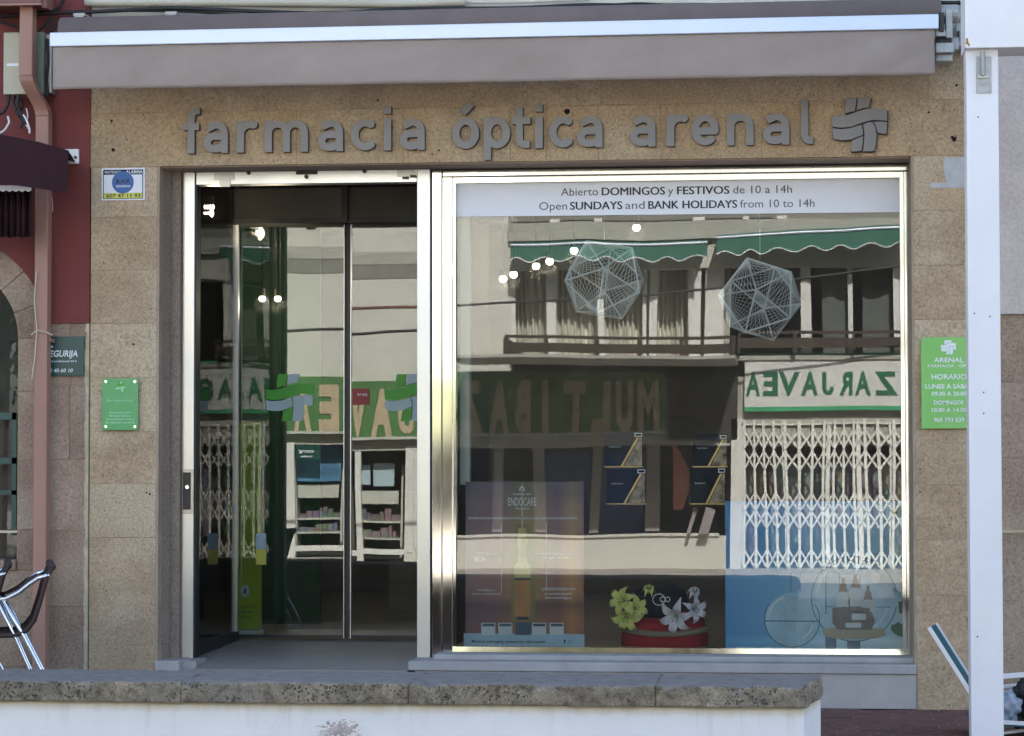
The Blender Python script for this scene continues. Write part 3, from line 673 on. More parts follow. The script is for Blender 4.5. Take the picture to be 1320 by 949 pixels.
# interior shell
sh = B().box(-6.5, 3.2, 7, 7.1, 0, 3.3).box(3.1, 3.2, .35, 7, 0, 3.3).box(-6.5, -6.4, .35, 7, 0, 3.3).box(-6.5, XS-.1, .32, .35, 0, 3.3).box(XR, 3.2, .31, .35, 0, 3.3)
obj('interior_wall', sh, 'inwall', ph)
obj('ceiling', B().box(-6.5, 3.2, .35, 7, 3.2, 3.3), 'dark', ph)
obj('shop_floor', B().box(-6.4, 3.1, DG+.101, 7, .1, ZF1).box(P(560, 500).x+.051, 3.1, .35, DG+.1, .2, zg0-.012), 'floorin', ph)
obj('green_panel', B().box(-4.6, -3.0, 3.0, 3.05, ZF1, 3.2), 'green_in', ph)
obj('back_panel', B().box(-2.6, -1.7, 3.4, 3.45, ZF1, 1.1).box(.0, .95, 1.6, 1.65, .35, 1.3), 'wood_in', ph)

# ================================================================== SHOP SIGN LETTERS
sgn = thing('shop_sign', 'raised grey steel lettering farmacia óptica arenal with woven cross above the shop opening', 'sign', (P(640, 170).x, 0, P(640, 192).z))
line = [('f', 238, 259), ('a', 264, 296), ('r', 306, 335), ('m', 342, 399), ('a', 411, 444), ('c', 453, 487), ('i', 496, 506), ('a', 516, 549),
        ('ó', 583, 619), ('p', 624, 659), ('t', 661, 685), ('i', 690, 701), ('c', 708, 741), ('a', 744, 778),
        ('a', 812, 846), ('r', 859, 889), ('e', 891, 927), ('n', 937, 972), ('a', 983, 1018), ('l', 1032, 1048)]
cache = {}
for ch, a, c in line:
    st, wdt = GL[ch]
    if ch not in cache: cache[ch] = glyph_polys(st, WD, -6, 62, -16, 64)
    pl = cache[ch]; bl = 198.7-(a-250)*.0148
    p0, p1 = P(a, bl-20), P(c, bl-20); zb0 = P(a, bl).z; k = (p1.x-p0.x)/wdt; kz = (P(a, bl-41).z-zb0)/41
    polys_mesh('letter', pl, lambda x, p0=p0, k=k: p0.x+x*k, lambda z, x, zb0=zb0, kz=kz: zb0+z*kz, -.034, -.012, 'letter', sgn)
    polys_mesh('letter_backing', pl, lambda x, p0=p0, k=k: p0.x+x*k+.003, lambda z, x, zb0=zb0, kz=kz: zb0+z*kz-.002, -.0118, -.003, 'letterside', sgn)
g0, g1 = B(), B(); q = rect(1072.5, 127, 1143.5, 196.5); logo(g0, g1, q[0], q[1], q[2], q[3], -.012, .022)
for bb in (g0, g1): obj('cross_ribbon', bb, 'letter', sgn, bevel=.001)
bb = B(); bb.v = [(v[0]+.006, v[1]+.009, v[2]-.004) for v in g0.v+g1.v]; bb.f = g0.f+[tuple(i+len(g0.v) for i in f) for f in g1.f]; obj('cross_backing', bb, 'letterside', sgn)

# ================================================================== AWNING
aw = thing('retracted_awning', 'rolled up taupe canvas awning with white front bar along the top of the shop', 'awning', (P(640, 60).x, 0, P(640, 110).z))
YA = -.48
pl0, pl1 = P(66, 42, YA), P(66, 60, YA); pr0, pr1 = P(1210, 18, YA), P(1210, 37, YA)
zA, zBt = (pl0.z+pr0.z)/2, (pl1.z+pr1.z)/2
xa, xb = P(64, 50, YA).x, P(1210, 28, YA).x
zl, zr_ = pl0.z, pr0.z
bb = B().add([(xa, YA, pl1.z), (xb, YA, pr1.z), (xb, YA, zr_), (xa, YA, zl), (xa+.0, YA+.07, pl1.z), (xb, YA+.07, pr1.z), (xb, YA+.07, zr_), (xa, YA+.07, zl)],
    [(0, 1, 2, 3), (5, 4, 7, 6), (3, 2, 6, 7), (4, 5, 1, 0), (4, 0, 3, 7), (1, 5, 6, 2)])
obj('front_bar', bb, 'bar', aw, bevel=.004)
# valance with soft ripples
vb = B(); nx, nz = 240, 12; zt0, zt1_ = pl1.z-.001, pr1.z-.001
zbl, zbr = P(68, 115, YA).z, P(1205, 95, YA).z
xv0, xv1 = P(67, 90, YA).x, P(1205, 60, YA).x
for j in range(nz+1):
    for i in range(nx+1):
        u, v = i/nx, j/nz; x = xv0+(xv1-xv0)*u; top = zt0+(zt1_-zt0)*u; bot = zbl+(zbr-zbl)*u+.0012*math.sin(u*31)+.003*noise.noise((u*6, 3, 0))
        y = YA+.018+.016*noise.noise((u*7, v*1.2, 1))*v+.004*math.sin(u*55+v*3)*v+.006*noise.noise((u*38+v*2, v*2, 9))
        if u > .84: y += -.022*math.sin((u-.84)*60+(v*4))*v*((u-.84)/.16)
        if u > .88: dd = (u-.88)/.12; y -= .018*max(0, math.sin((dd*1.0+v*.9)*9))*dd*v
        vb.v.append((x, y, top+(bot-top)*v))
for j in range(nz):
    for i in range(nx):
        a = j*(nx+1)+i; vb.f.append((a, a+1, a+nx+2, a+nx+1))
vo_ = obj('valance', vb, 'awn', aw, smooth=True); sm = vo_.modifiers.new('s', 'SOLIDIFY'); sm.thickness = .003
# roll of canvas behind the bar
r0, r1 = P(80, 36, -.33), P(1212, 10, -.33)
obj('canvas_roll', B().tube([(r0.x, -.33, r0.z-.03), (r1.x, -.33, r1.z-.035)], .085, 20), 'awndark', aw, smooth=True)
obj('canvas_top', B().add([(xa+.05, YA+.06, zl-.01), (xb, YA+.06, zr_-.01), (xb, -.25, zr_+.075), (xa+.10, -.25, zl+.06), (xa+.05, YA+.07, zl-.02), (xb, YA+.07, zr_-.02), (xb, -.24, zr_+.06), (xa+.10, -.24, zl+.045)],
    [(0, 1, 2, 3), (7, 6, 5, 4), (0, 4, 5, 1), (1, 5, 6, 2), (2, 6, 7, 3), (3, 7, 4, 0)]), 'awndark', aw)
# right end mechanism
mb = B()
for a, b_, c, d, y0, y1 in ((1219, 11, 1228, 49, -.40, -.33), (1206, 38, 1219, 47, -.42, -.38), (1206, 55, 1230, 68, -.40, -.20), (1206, 68, 1228, 79, -.36, -.16), (1232, 30, 1240, 60, -.2, -.002), (1238, 20, 1246, 62, -.12, -.002), (1226, 48, 1236, 64, -.3, -.1)):
    q = rect(a, b_, c, d, y0); mb.box(q[0], q[1], y0, y1, q[2], q[3])
p = P(1223, 17, -.37); mb.tube([(p.x-.05, -.34, p.z), (p.x+.05, -.34, p.z)], .05, 16)
obj('end_bracket', mb, 'galv', aw, bevel=.004)
md = B()
for a, b_, c, d, y0, y1 in ((1211, 16, 1217, 40, -.44, -.35), (1206, 47, 1222, 55, -.38, -.2), (1234, 40, 1237, 52, -.215, -.2)):
    q = rect(a, b_, c, d, y0); md.box(q[0], q[1], y0, y1, q[2], q[3])
obj('gearbox', md, 'letterside', aw)
for px, py in ((105, 21), (223, 19), (1069, 5), (1190, 3)):
    p = P(px, py, -.15); o = obj('wall_bracket', B().box(p.x-.032, p.x+.032, -.20, -.005, p.z-.006, p.z+.008).box(p.x-.025, p.x+.025, -.198, -.19, p.z-.03, p.z-.006), 'galv', aw)

# ================================================================== CABLES along the top
def cable(name, pts, Y, r, mat, label, cat, grp=None, n=40):
    ps = [P(x, y, Y) for x, y in pts]; out = []
    for i in range(len(ps)-1):
        for k in range(8):
            t = k/8; a = ps[i].lerp(ps[i+1], t); a.z -= .006*math.sin(math.pi*t)*0; out.append(a)
    out.append(ps[-1])
    # smooth a little
    for _ in range(3): out = [out[0]]+[(out[i-1]+out[i]*2+out[i+1])/4 for i in range(1, len(out)-1)]+[out[-1]]
    return obj(name, B().tube([o-Vector(out[0])+Vector(out[0]) for o in out], r, 6), mat, label=label, cat=cat, group=grp, smooth=True, base=out[0])
cable('power_cable', [(-10, 22), (60, 17), (130, 15), (220, 10), (330, 15), (430, 18), (520, 11), (660, 11), (760, 6), (880, 9), (990, 7), (1120, 2), (1250, 4)], -.09, .011, 'cable', 'thickest black cable running above the awning', 'cable')
cable('power_cable', [(30, 20), (110, 14), (220, 14), (330, 20), (430, 17), (560, 13), (700, 13), (800, 9), (900, 5), (1000, 8), (1130, 6), (1250, 2)], -.075, .007, 'cable', 'thinner black cable twisting round the thick one above the awning', 'cable')
cable('power_cable', [(330, 19), (420, 15), (560, 15), (690, 15), (820, 3), (900, 10), (1040, 10), (1160, 5), (1250, 6)], -.06, .005, 'cable', 'thin black cable sagging just over the awning roll', 'cable')
cable('conduit_pipe', [(110, 3), (250, 3), (380, 3), (433, 4), (520, 5), (600, 2)], -.06, .026, 'cablec', 'cream plastic conduit on the wall above the awning', 'conduit')
cable('wall_cable', [(120, 9), (250, 7), (384, 9), (500, 7), (560, 2), (640, 4), (760, 0)], -.04, .006, 'cablec', 'painted cream wire stapled below the conduit', 'cable')
cable('wall_cable', [(660, 9), (720, 6), (850, 3), (960, 6), (1080, 3), (1246, 6)], -.04, .005, 'cablec', 'painted cream wire above the right half of the awning', 'cable')
cable('power_cable', [(84, -4), (80, 5), (76, 11), (66, 15)], -.08, .009, 'cable', 'short black cable dropping from above beside the brown gutter', 'cable')

# ================================================================== LEFT NEIGHBOUR
ln = thing('arched_building', 'red painted building with stone quoins and a stone arch, left of the pharmacy', 'building', (P(0, 500).x-1.5, .5, 0))
xe = XW0-.004
ac = P(-70, 437); AR, AO = 97/236, 137/236
def arcpts(r, a0, a1, n): return [(ac.x+r*math.cos(R(a0+(a1-a0)*k/n)), ac.z+r*math.sin(R(a0+(a1-a0)*k/n))) for k in range(n+1)]
zred = P(90, 417).z
wl = B()
zhi = ZT+.9
xo0, xo1 = ac.x-AR, ac.x+AR; zsill = P(10, 735).z
wl.prism([(xe, zred), (xe, zhi), (-14, zhi), (-14, zred), (ac.x-AO, zred), (ac.x-AO, ac.z)]+arcpts(AO, 180, 0, 20)+[(ac.x+AO, zred)], -.012, .28)
obj('red_wall', wl, 'redwall', ln)
obj('upper_wall', B().box(-14, xe, 0, .3, zhi, ZTOP).box(-14, xe, .3, 9, ZTOP-.3, ZTOP).box(-14, xe, 8.7, 9, 0, ZTOP-.3).box(-14, -13.7, .3, 8.7, 0, ZTOP-.3), 'redwall', ln)
obj('wall_core', B().box(xo1, xe, .005, .3, -.3, zred).box(-14, xo0, .005, .3, -.3, zred).box(xo0, xo1, .005, .3, -.3, zsill), 'mortar', ln)
for a0 in range(0, 180, 20):
    poly = arcpts(AO-.002, a0+.1, a0+19.9, 4)+arcpts(AR, a0+.1, a0+19.9, 4)[::-1]
    obj('arch_stone', B().prism(poly, random.uniform(-.004, .0), .3), 'oldstone', ln, bevel=.004)
xj = P(46, 500).x; xp = P(90, 500).x
rows = [437, 505, 594, 683, 735, 795, 860, 930]
zrw = [P(40, y).z for y in rows]; zrw[0] = ac.z; zrw[-1] = -.02
for i in range(len(zrw)-1):
    xl_ = xo1 if i < 4 else xo0
    if i >= 4:
        for aa, cc in ((ac.x-.35, ac.x), (ac.x, ac.x+.3), (ac.x+.3, xj)): slab(aa, cc, zrw[i+1], zrw[i], 'oldstone', 0, .03, ln, 'quoin_stone', .0015)
    else: slab(xo1, xj, zrw[i+1], zrw[i], 'oldstone', 0, .03, ln, 'quoin_stone', .0015)
rows2 = [419, 497, 592, 684, 782, 930]; z2 = [P(90, y).z for y in rows2]; z2[0] = zred; z2[-1] = -.02
for i in range(len(z2)-1):
    if i in (1, 0): slab(xj, xp, z2[i+1], z2[i], 'oldstone', 0, .03, ln, 'quoin_stone', .0015); slab(xp, xe-.018, z2[i+1], z2[i], 'oldstone', 0, .03, ln, 'quoin_stone', .0015)
    else: slab(xj, xe-.018, z2[i+1], z2[i], 'oldstone', 0, .03, ln, 'quoin_stone', .0015)
mb = B()
zz = -.02
while zz < zred:    # smeared pale mortar down the junction
    h = random.uniform(.03, .09); x_ = xe-.018-random.uniform(0, .008); mb.prism([(x_, zz), (xe-.002, zz), (xe-.002, zz+h), (x_-random.uniform(-.004, .006), zz+h)], -.006, .02); zz += h
obj('mortar_seam', mb, 'ymortar', ln)
obj('window_sill', B().box(xo0, xo1, -.02, .28, zsill-.0, zsill+.055), 'oldstone', ln, bevel=.006)
obj('shutter_frame', B().box(*(lambda q: (q[0], q[1], .16, .2, q[2], q[3]))(rect(15, 532, 21, 690, .16))).box(*(lambda q: (q[0]-.6, q[1], .16, .2, q[2], q[3]))(rect(0, 532, 21, 541, .16))).box(*(lambda q: (q[0]-.6, q[1], .16, .2, q[2], q[3]))(rect(0, 590, 21, 598, .16))).box(*(lambda q: (q[0]-.6, q[1], .16, .2, q[2], q[3]))(rect(0, 632, 21, 638, .16))), 'dkgreen', ln)
obj('dark_room', B().box(xo0-.2, xo1+.2, .9, .95, zsill, zhi).box(xo1+.0, xo1+.2, .3, .9, zsill, zhi).box(xo0-.2, xo1+.2, .3, .95, zsill-.1, zsill-.05), 'dark', ln)
obj('arch_glass', B().prism([(xo0, zsill+.056), (xo1, zsill+.056), (xo1, ac.z)]+arcpts(AR-.001, 0, 180, 20), .215, .221), 'ogl', ln)
q = rect(-60, 684, 27, 687, .1); obj('threshold_rail', B().box(q[0], q[1], .1, .15, q[2], q[3]), 'dulle', ln)
# gutter beam and downpipe
gt = thing('roof_gutter', 'brown metal gutter end at the top left corner above the downpipe', 'gutter', (P(20, 5, -.3).x, -.2, P(20, 8, -.3).z))
q = rect(-40, -8, 53, 8, -.32); obj('gutter_box', B().box(q[0], q[1], -.32, -.05, q[2]+.012, q[3]+.05), 'pipedark', gt, bevel=.006)
obj('gutter_lip', B().box(q[0], q[1]+.004, -.335, -.30, q[2], q[2]+.0115), 'pipe', gt, bevel=.003)
q = rect(54, -8, 60, 10, -.3); obj('end_cap', B().box(q[0], q[1], -.3, -.2, q[2], q[3]+.05), 'pipedark', gt)
dp = thing('downpipe', 'square brownish pink downpipe with an offset bend running down the left wall', 'pipe', (P(54, 860, -.1).x, -.06, 0))
q = rect(27.5, 8, 44.5, 128, -.22); xd0, xd1 = P(45.5, 500, -.1).x, P(62.5, 500, -.1).x; yt = -.26
zA2, zB2 = P(36, 100, -.2).z, P(53, 150, -.1).z
obj('upper_length', B().box(q[0], q[1], -.26, -.18, zA2, q[3]-.005), 'pipe', dp, bevel=.006)
eb = B(); w2 = (q[1]-q[0])/2; cxa, cxb = (q[0]+q[1])/2, (xd0+xd1)/2
pp = []
for k in range(9):
    t = k/8; s_ = t*t*(3-2*t); pp.append((cxa+(cxb-cxa)*s_, -.22+(.13)*s_, zA2+(zB2-zA2)*t))
for c in pp: eb.v += [(c[0]-w2, c[1]-.04, c[2]), (c[0]+w2, c[1]-.04, c[2]), (c[0]+w2, c[1]+.04, c[2]), (c[0]-w2, c[1]+.04, c[2])]
for k in range(8):
    for j in range(4): eb.f.append((k*4+j, k*4+(j+1) % 4, k*4+4+(j+1) % 4, k*4+4+j))
obj('bend', eb, 'pipe', dp)
obj('lower_length', B().box(xd0, xd1, -.13, -.05, 0, zB2), 'pipe', dp, bevel=.006)
obj('pipe_bracket', B().box(xd0-.05, xd0, -.06, -.015, P(40, 440).z-.012, P(40, 440).z+.012).box(xd1, xd1+.012, -.1, -.015, P(40, 440).z-.01, P(40, 440).z+.01), 'pipe', dp)
cable('old_string', [(47, 300+50), (44, 390), (48, 424), (45, 460), (41, 490)], -.14, .004, 'cablec', 'frayed pale cord tied round the downpipe and hanging down', 'cord')
cable('old_string', [(40, 432), (48, 426), (58, 428), (68, 432)], -.142, .004, 'cablec', 'short pale cord end knotted sideways across the downpipe', 'cord')
cable('bell_wire', [(66, 248), (68, 262), (68, 274)], -.03, .0015, 'inkw', 'thin loose white wire ending in a knob on the red wall', 'wire')
# meter box
mt = thing('meter_box', 'cream and green grey utility box behind the downpipe at the top left', 'utility box', (P(30, 122, -.1).x, -.02, P(30, 122, -.1).z))
q = rect(5, 42, 42, 122, -.14); obj('cabinet', B().box(q[0], q[1], -.15, -.013, q[2], q[3]), 'boxcream', mt, bevel=.005)
q2 = rect(43, 41, 56, 121, -.14); obj('side_cabinet', B().box(q2[0], q2[1], -.14, -.013, q2[2], q2[3]), 'boxgreen', mt, bevel=.005)
q3 = rect(57, 44, 66, 120, -.1); obj('hinge_strip', B().box(q3[0], q3[1], -.09, -.013, q3[2], q3[3]), 'galv', mt, bevel=.003)
p = P(17, 84, -.15); obj('maker_badge', B().box(p.x-.035, p.x+.03, -.153, -.1505, p.z-.006, p.z+.009), 'inkw', mt)
for i, (pts, mt_, lb) in enumerate([
    ([(12, 122), (10, 135), (5, 145), (-8, 150)], 'cable', 'thick black cable curling left out of the meter box'),
    ([(18, 122), (16, 132), (22, 144), (26, 150)], 'cable', 'thick black cable dropping straight below the meter box'),
    ([(24, 122), (22, 135), (28, 150), (34, 160)], 'cable', 'black cable passing behind the bend of the downpipe'),
    ([(30, 148), (34, 154), (38, 166), (38, 172)], 'inkw', 'white wire loop hanging right of the black cables'),
    ([(10, 150), (12, 158), (6, 168), (-4, 174)], 'inkw', 'white wire trailing left over the maroon canopy')]):
    cable('box_cable', pts, -.12-.012*i, .010 if mt_ == 'cable' else .006, mt_, lb, 'cable')
for pts, mt_, lb in (
    ([(66, 20), (60, 30), (52, 38), (48, 44)], 'cable', 'black cable loop dropping behind the top of the downpipe'),
    ([(0, 28), (20, 34), (30, 44)], 'cable', 'black cable crossing above the meter box'),
    ([(68, 24), (72, 34), (66, 40), (60, 34), (66, 26)], 'cable', 'small coil of black cable beside the awning end'),
    ([(26, 126), (30, 136), (24, 146), (30, 158), (26, 166)], 'cable', 'tangled black cable between the white wires'),
    ([(34, 140), (36, 150), (33, 160), (37, 166)], 'inkw', 'short white wire beside the downpipe bend'),
    ([(61, 50), (62, 80), (60, 100), (62, 128)], 'cable', 'black cable running down beside the green grey cabinet')):
    cable('box_cable', pts, -.10, .008 if mt_ == 'cable' else .005, mt_, lb, 'cable')
# maroon canopy
mc = thing('maroon_canopy', 'dark maroon canvas canopy end with white scalloped trim over the arch', 'awning', (P(20, 245, -.6).x, -.012, P(20, 245, -.6).z))
A = [(-120, 165, -.9), (0, 173, -.7), (50, 183, -.6), (88, 194, -.5)]; Bq = [(-120, 236, -.9), (0, 236, -.7), (50, 243, -.6), (86, 249, -.5)]
cb = B(); fr_ = [P(*a) for a in A]+[P(*a) for a in Bq]; n = 4
cb.add(fr_+[v+Vector((0, .006, 0)) for v in fr_], [(i, i+1, i+5, i+4) for i in range(3)]+[(8+i, 12+i, 13+i, 9+i) for i in range(3)]+[(3, 11, 15, 7), (0, 4, 12, 8)]+[(i, 8+i, 9+i, i+1) for i in range(3)]+[(4+i, 5+i, 13+i, 12+i) for i in range(3)])
obj('canopy_front', cb, 'maroon', mc)
tp = [P(*a) for a in A]; obj('canopy_top', B().add(tp+[Vector((v.x-.10, -.014, v.z+.0)) for v in tp]+[v-Vector((0, 0, .004)) for v in tp]+[Vector((v.x-.10, -.014, v.z-.004)) for v in tp], [(i, 4+i, 5+i, i+1) for i in range(3)]+[(8+i, 9+i, 13+i, 12+i) for i in range(3)]+[(3, 7, 15, 11)]), 'maroon', mc)
sb = B()
for i in range(-8, 5):
    q = rect(i*8.2, 239, i*8.2+7.9, 247.5, -.55); sb.prism([(q[0], q[3]), (q[0], q[2]+.008), ((q[0]+q[1])/2, q[2]), (q[1], q[2]+.008), (q[1], q[3])], -.55, -.553)
obj('scalloped_trim', sb, 'print_w', mc)
kb = B(); n = 90; xk0, xk1 = P(-60, 275, -.35).x, P(41, 275, -.35).x; z0k, z1k = P(0, 306, -.35).z, P(0, 244, -.35).z
for j in (0, 1):
    for i in range(n+1):
        x = xk0+(xk1-xk0)*i/n; kb.v.append((x, -.35+.025*math.sin(i*.9)+.01*math.sin(i*2.3), z1k if j == 0 else z0k+.006*math.sin(i*.45)))
kb.f = [(i, i+1, i+n+2, i+n+1) for i in range(n)]
ko = obj('pleated_curtain', kb, 'maroon', mc, smooth=True); km = ko.modifiers.new('s', 'SOLIDIFY'); km.thickness = .003
q = rect(91, 192.5, 102, 211.5, -.02); obj('canopy_bracket', B().box(q[0]-.05, q[1], -.03, -.0125, q[2], q[3]), 'polewhite', mc, bevel=.002)
p = P(97.5, 203, -.03); obj('bracket_bolt', B().disc(p.x, p.z, .008, -.031, .008), 'darkmetal', mc)
# ---------------- signs on the piers
sg1 = thing('security_sign', 'dark green security company sign with white lettering, half behind the downpipe', 'sign', (P(86, 484).x, -.012, P(86, 484).z))
q = rect(50, 434, 108, 484.5, -.02); obj('panel', B().box(q[0], q[1], -.020, -.013, q[2], q[3]), 'dkgreen', sg1, bevel=.001)
t_ = B(); ptext(t_, 'ASEGURIJA', 52, 100, 460, 8, -.0215, .02); ptext(t_, 'seguridad profesional 24 h', 52, 100, 467, 2.3, -.0215, .02); ptext(t_, '9 652 40 60 10', 55, 97, 480, 4.6, -.0215, .02)
n0 = 0
t_.v = [(v[0]+.18*(v[2]-P(80, 460).z), v[1], v[2]) for v in t_.v]
obj('lettering', t_, 'inkw', sg1)
p = P(67, 447, -.02); obj('dot_mark', B().disc(p.x, p.z, .006, -.0203, .001), 'inkw', sg1)
al = thing('alarm_sign', 'small white, blue and yellow alarm sign with a phone number on the left pier', 'sign', (P(159, 258).x, 0, P(159, 258).z))
q = rect(131.5, 217, 187, 258.5); obj('panel', B().box(q[0], q[1], -.008, -.002, q[2], q[3]), 'print_w', al, bevel=.001)
q = rect(133.5, 219, 185, 256.5); obj('border', B().box(q[0], q[1], -.0092, -.0082, q[2], q[3]), 'hat', al)
q = rect(134.5, 225.5, 184, 249); obj('field', B().box(q[0], q[1], -.0102, -.0094, q[2], q[3]), 'print_w', al)
q = rect(134.5, 249, 184, 255.8); obj('number_strip', B().box(q[0], q[1], -.0102, -.0094, q[2], q[3]), 'yellowlabel', al)
M['blued'] = pmat('badge_blue', (.05, .14, .38), .5); p = P(159, 235.5); obj('badge', B().disc(p.x, p.z, 14.6/237, -.0104, .001, 28), 'blued', al)
t_ = B(); ptext(t_, 'PROTEGIDO', 135, 156, 223.8, 3.2, -.0097, .02); ptext(t_, 'ALARMA', 162, 184, 223.8, 4, -.0097, .03); ptext(t_, 'SEGURIDAD', 150, 168, 241.5, 2.6, -.0120, .02); obj('lettering', t_, 'inkw', al)
for a in range(8): 
    pass
t_ = B(); ptext(t_, 'R.V.P.', 150, 168, 236.5, 5, -.0120, .04); ptext(t_, '607 47 11 93', 137, 181, 254.8, 4.6, -.0106, .02); obj('number', t_, 'ink', al)
gp = thing('green_plaque', 'glossy green pharmacy plaque with four steel studs on the left pier', 'plaque', (P(155, 555).x, 0, P(155, 555).z))
q = rect(132, 488, 178.5, 554.5, -.02); obj('panel', B().box(q[0], q[1], -.028, -.020, q[2], q[3]), 'green1', gp, bevel=.001)
cb = B()
for px, py in ((136.5, 492), (174, 492), (136.5, 550), (174, 550)): p = P(px, py, -.03); cb.tube([(p.x, -.0, p.z), (p.x, -.033, p.z)], .008, 10)
obj('stud', cb, 'chrome', gp, smooth=False)
g0, g1 = B(), B(); q = rect(149, 492, 161.5, 505, -.0285); logo(g0, g1, q[0], q[1], q[2], q[3], -.0286, .0006)
M['palegreen'] = pmat('pale_green_print', (.34, .66, .40), .4)
obj('logo', g0, 'lgreen', gp); obj('logo', g1, 'palegreen', gp)
t_ = B()
for s_, a, c, y_ in (('Pau López Arenal', 138, 171, 517.5), ('Farmacéutica titular', 141, 169, 533), ('Farmacia, Óptica y', 141, 169, 537.2), ('Dermofarmacia Óptica', 137, 173, 541.6), ('de Atención Sanitaria', 136, 174, 545.8)): ptext(t_, s_, a, c, y_, 2.4, -.0288, .02)
obj('lettering', t_, 'palegreen', gp)
hs = thing('opening_hours_sign', 'light green opening hours board partly hidden behind the white post', 'sign', (P(1225, 553).x, 0, P(1225, 553).z))
q = rect(1187.5, 435, 1264, 552.5, -.02); obj('panel', B().box(q[0], q[1], -.026, -.018, q[2], q[3]), 'green2', hs, bevel=.001)
g0, g1 = B(), B(); qq = rect(1213, 438.5, 1232.5, 457, -.027); logo(g0, g1, qq[0], qq[1], qq[2], qq[3], -.0266, .0006); obj('logo', g0, 'inkw', hs); obj('logo', g1, 'inkw', hs)
t_ = B()
for s_, a, c, y_, h in (('ARENAL', 1204, 1242, 467, 6), ('FARMACIA · ÓPTICA', 1196, 1262, 473.5, 3.4), ('HORARIO', 1201, 1246, 489, 6.5), ('LUNES A SÁBADO', 1193, 1262, 501, 5.5), ('09.00 A 20.00', 1201, 1246, 510, 5), ('DOMINGOS', 1204, 1242, 521.5, 5), ('10.00 A 14.00', 1201, 1246, 531, 5), ('965 793 839', 1204, 1243, 544, 5.5)): ptext(t_, s_, a, c, y_, h, -.0274, .015)
obj('lettering', t_, 'inkw', hs)
p = P(1191.5, 439, -.03); obj('screw', B().disc(p.x, p.z, .007, -.0262, .003), 'galv', hs)

# ================================================================== INSIDE THE WINDOW
YB = .2945
bn = thing('opening_hours_banner', 'long white banner with Spanish and English opening hours across the top of the window', 'banner', (P(870, 277, YB).x, YB, P(870, 277, YB).z))
pa, pb_, pc, pd = P(588, 236, YB), P(1162, 231, YB), P(1162, 273.5, YB), P(588, 279.5, YB)
obj('vinyl_panel', B().prism([(pa.x-.02, pa.z+.02), (pb_.x+.02, pb_.z+.02), (pc.x+.02, pc.z), (pd.x-.02, pd.z)], YB, YB+.003), 'print_w', bn)
t1, t2 = B(), B()
for s_, a, c, bd in (('Abierto', 723, 771, 0), ('DOMINGOS', 776, 857, 1), ('y', 861, 868, 0), ('FESTIVOS', 873, 940, 1), ('de 10 a 14h', 945, 1021, 0)):
    for sh_, yy_ in (((-.35, 0), (.35, .0004), (0, .0008)) if bd else ((0, 0),)): ptext(t1 if bd else t2, s_, a+sh_, c+sh_, 252.5-(a-723)*.013+abs(sh_)*.4, 10.2, YB-.0015-yy_, 0)
for s_, a, c, bd in (('Open', 695, 731, 0), ('SUNDAYS', 735, 802, 1), ('and', 806, 831, 0), ('BANK HOLIDAYS', 836, 950, 1), ('from 10 to 14h', 954, 1050, 0)):
    for sh_, yy_ in (((-.35, 0), (.35, .0004), (0, .0008)) if bd else ((0, 0),)): ptext(t1 if bd else t2, s_, a+sh_, c+sh_, 270.8-(a-695)*.0115+abs(sh_)*.4, 10.2, YB-.0015-yy_, 0)
t1.seg = t1.seg[::3]; obj('bold_lettering', t1, 'ink', bn); obj('lettering', t2, 'inkgrey', bn)
# string polyhedron lamps
def stringlamp(px, py, rp, seed, label):
    Yl = .75; c = P(px, py, Yl); r = 1.07*rp*(Yl+13.33)/3200
    t = thing('string_lamp', label, 'lamp', (c.x, Yl, c.z), 'string ball lamps hanging in the shop window')
    g_ = (1+5**.5)/2; vs = [Vector(v).normalized() for v in ((0, 1, g_), (0, -1, g_), (0, 1, -g_), (0, -1, -g_), (1, g_, 0), (-1, g_, 0), (1, -g_, 0), (-1, -g_, 0), (g_, 0, 1), (g_, 0, -1), (-g_, 0, 1), (-g_, 0, -1))]
    q0 = vs[0].rotation_difference(Vector((.04-.2*seed, -1, .20-.12*seed)).normalized()).to_matrix(); rot = Matrix.Rotation(.1+seed*.5, 3, 'Y') @ q0; vs = [rot @ v*r for v in vs]; L0 = min((vs[0]-v).length for v in vs[1:])
    ed = [(i, j) for i in range(12) for j in range(i+1, 12) if (vs[i]-vs[j]).length < L0*1.1]
    fb_ = B()
    for i, j in ed: fb_.tube([c+vs[i], c+vs[j]], .0055, 5, False)
    obj('wire_frame', fb_, 'cord', t)
    st_ = B(); N = 9
    for i in range(12):
        for j in range(i+1, 12):
            for k in range(j+1, 12):
                if (i, j) in ed and (j, k) in ed and (i, k) in ed:
                    a, b2, c2 = [vs[q_] for q_ in random.sample((i, j, k), 3)]
                    for m in range(1, N): st_.tube([c+a, c+b2.lerp(c2, m/N)], .0016, 3, False)
    obj('string_web', st_, 'cord', t)
    obj('hanging_cord', B().tube([c+Vector((0, 0, r*.9)), Vector((c.x, Yl, 3.2))], .0015, 4), 'cord', t)
    return t
stringlamp(779, 361, 53, 0, 'left white string ball lamp hanging in the window')
stringlamp(980, 386, 53, 1, 'right and lower white string ball lamp hanging in the window')
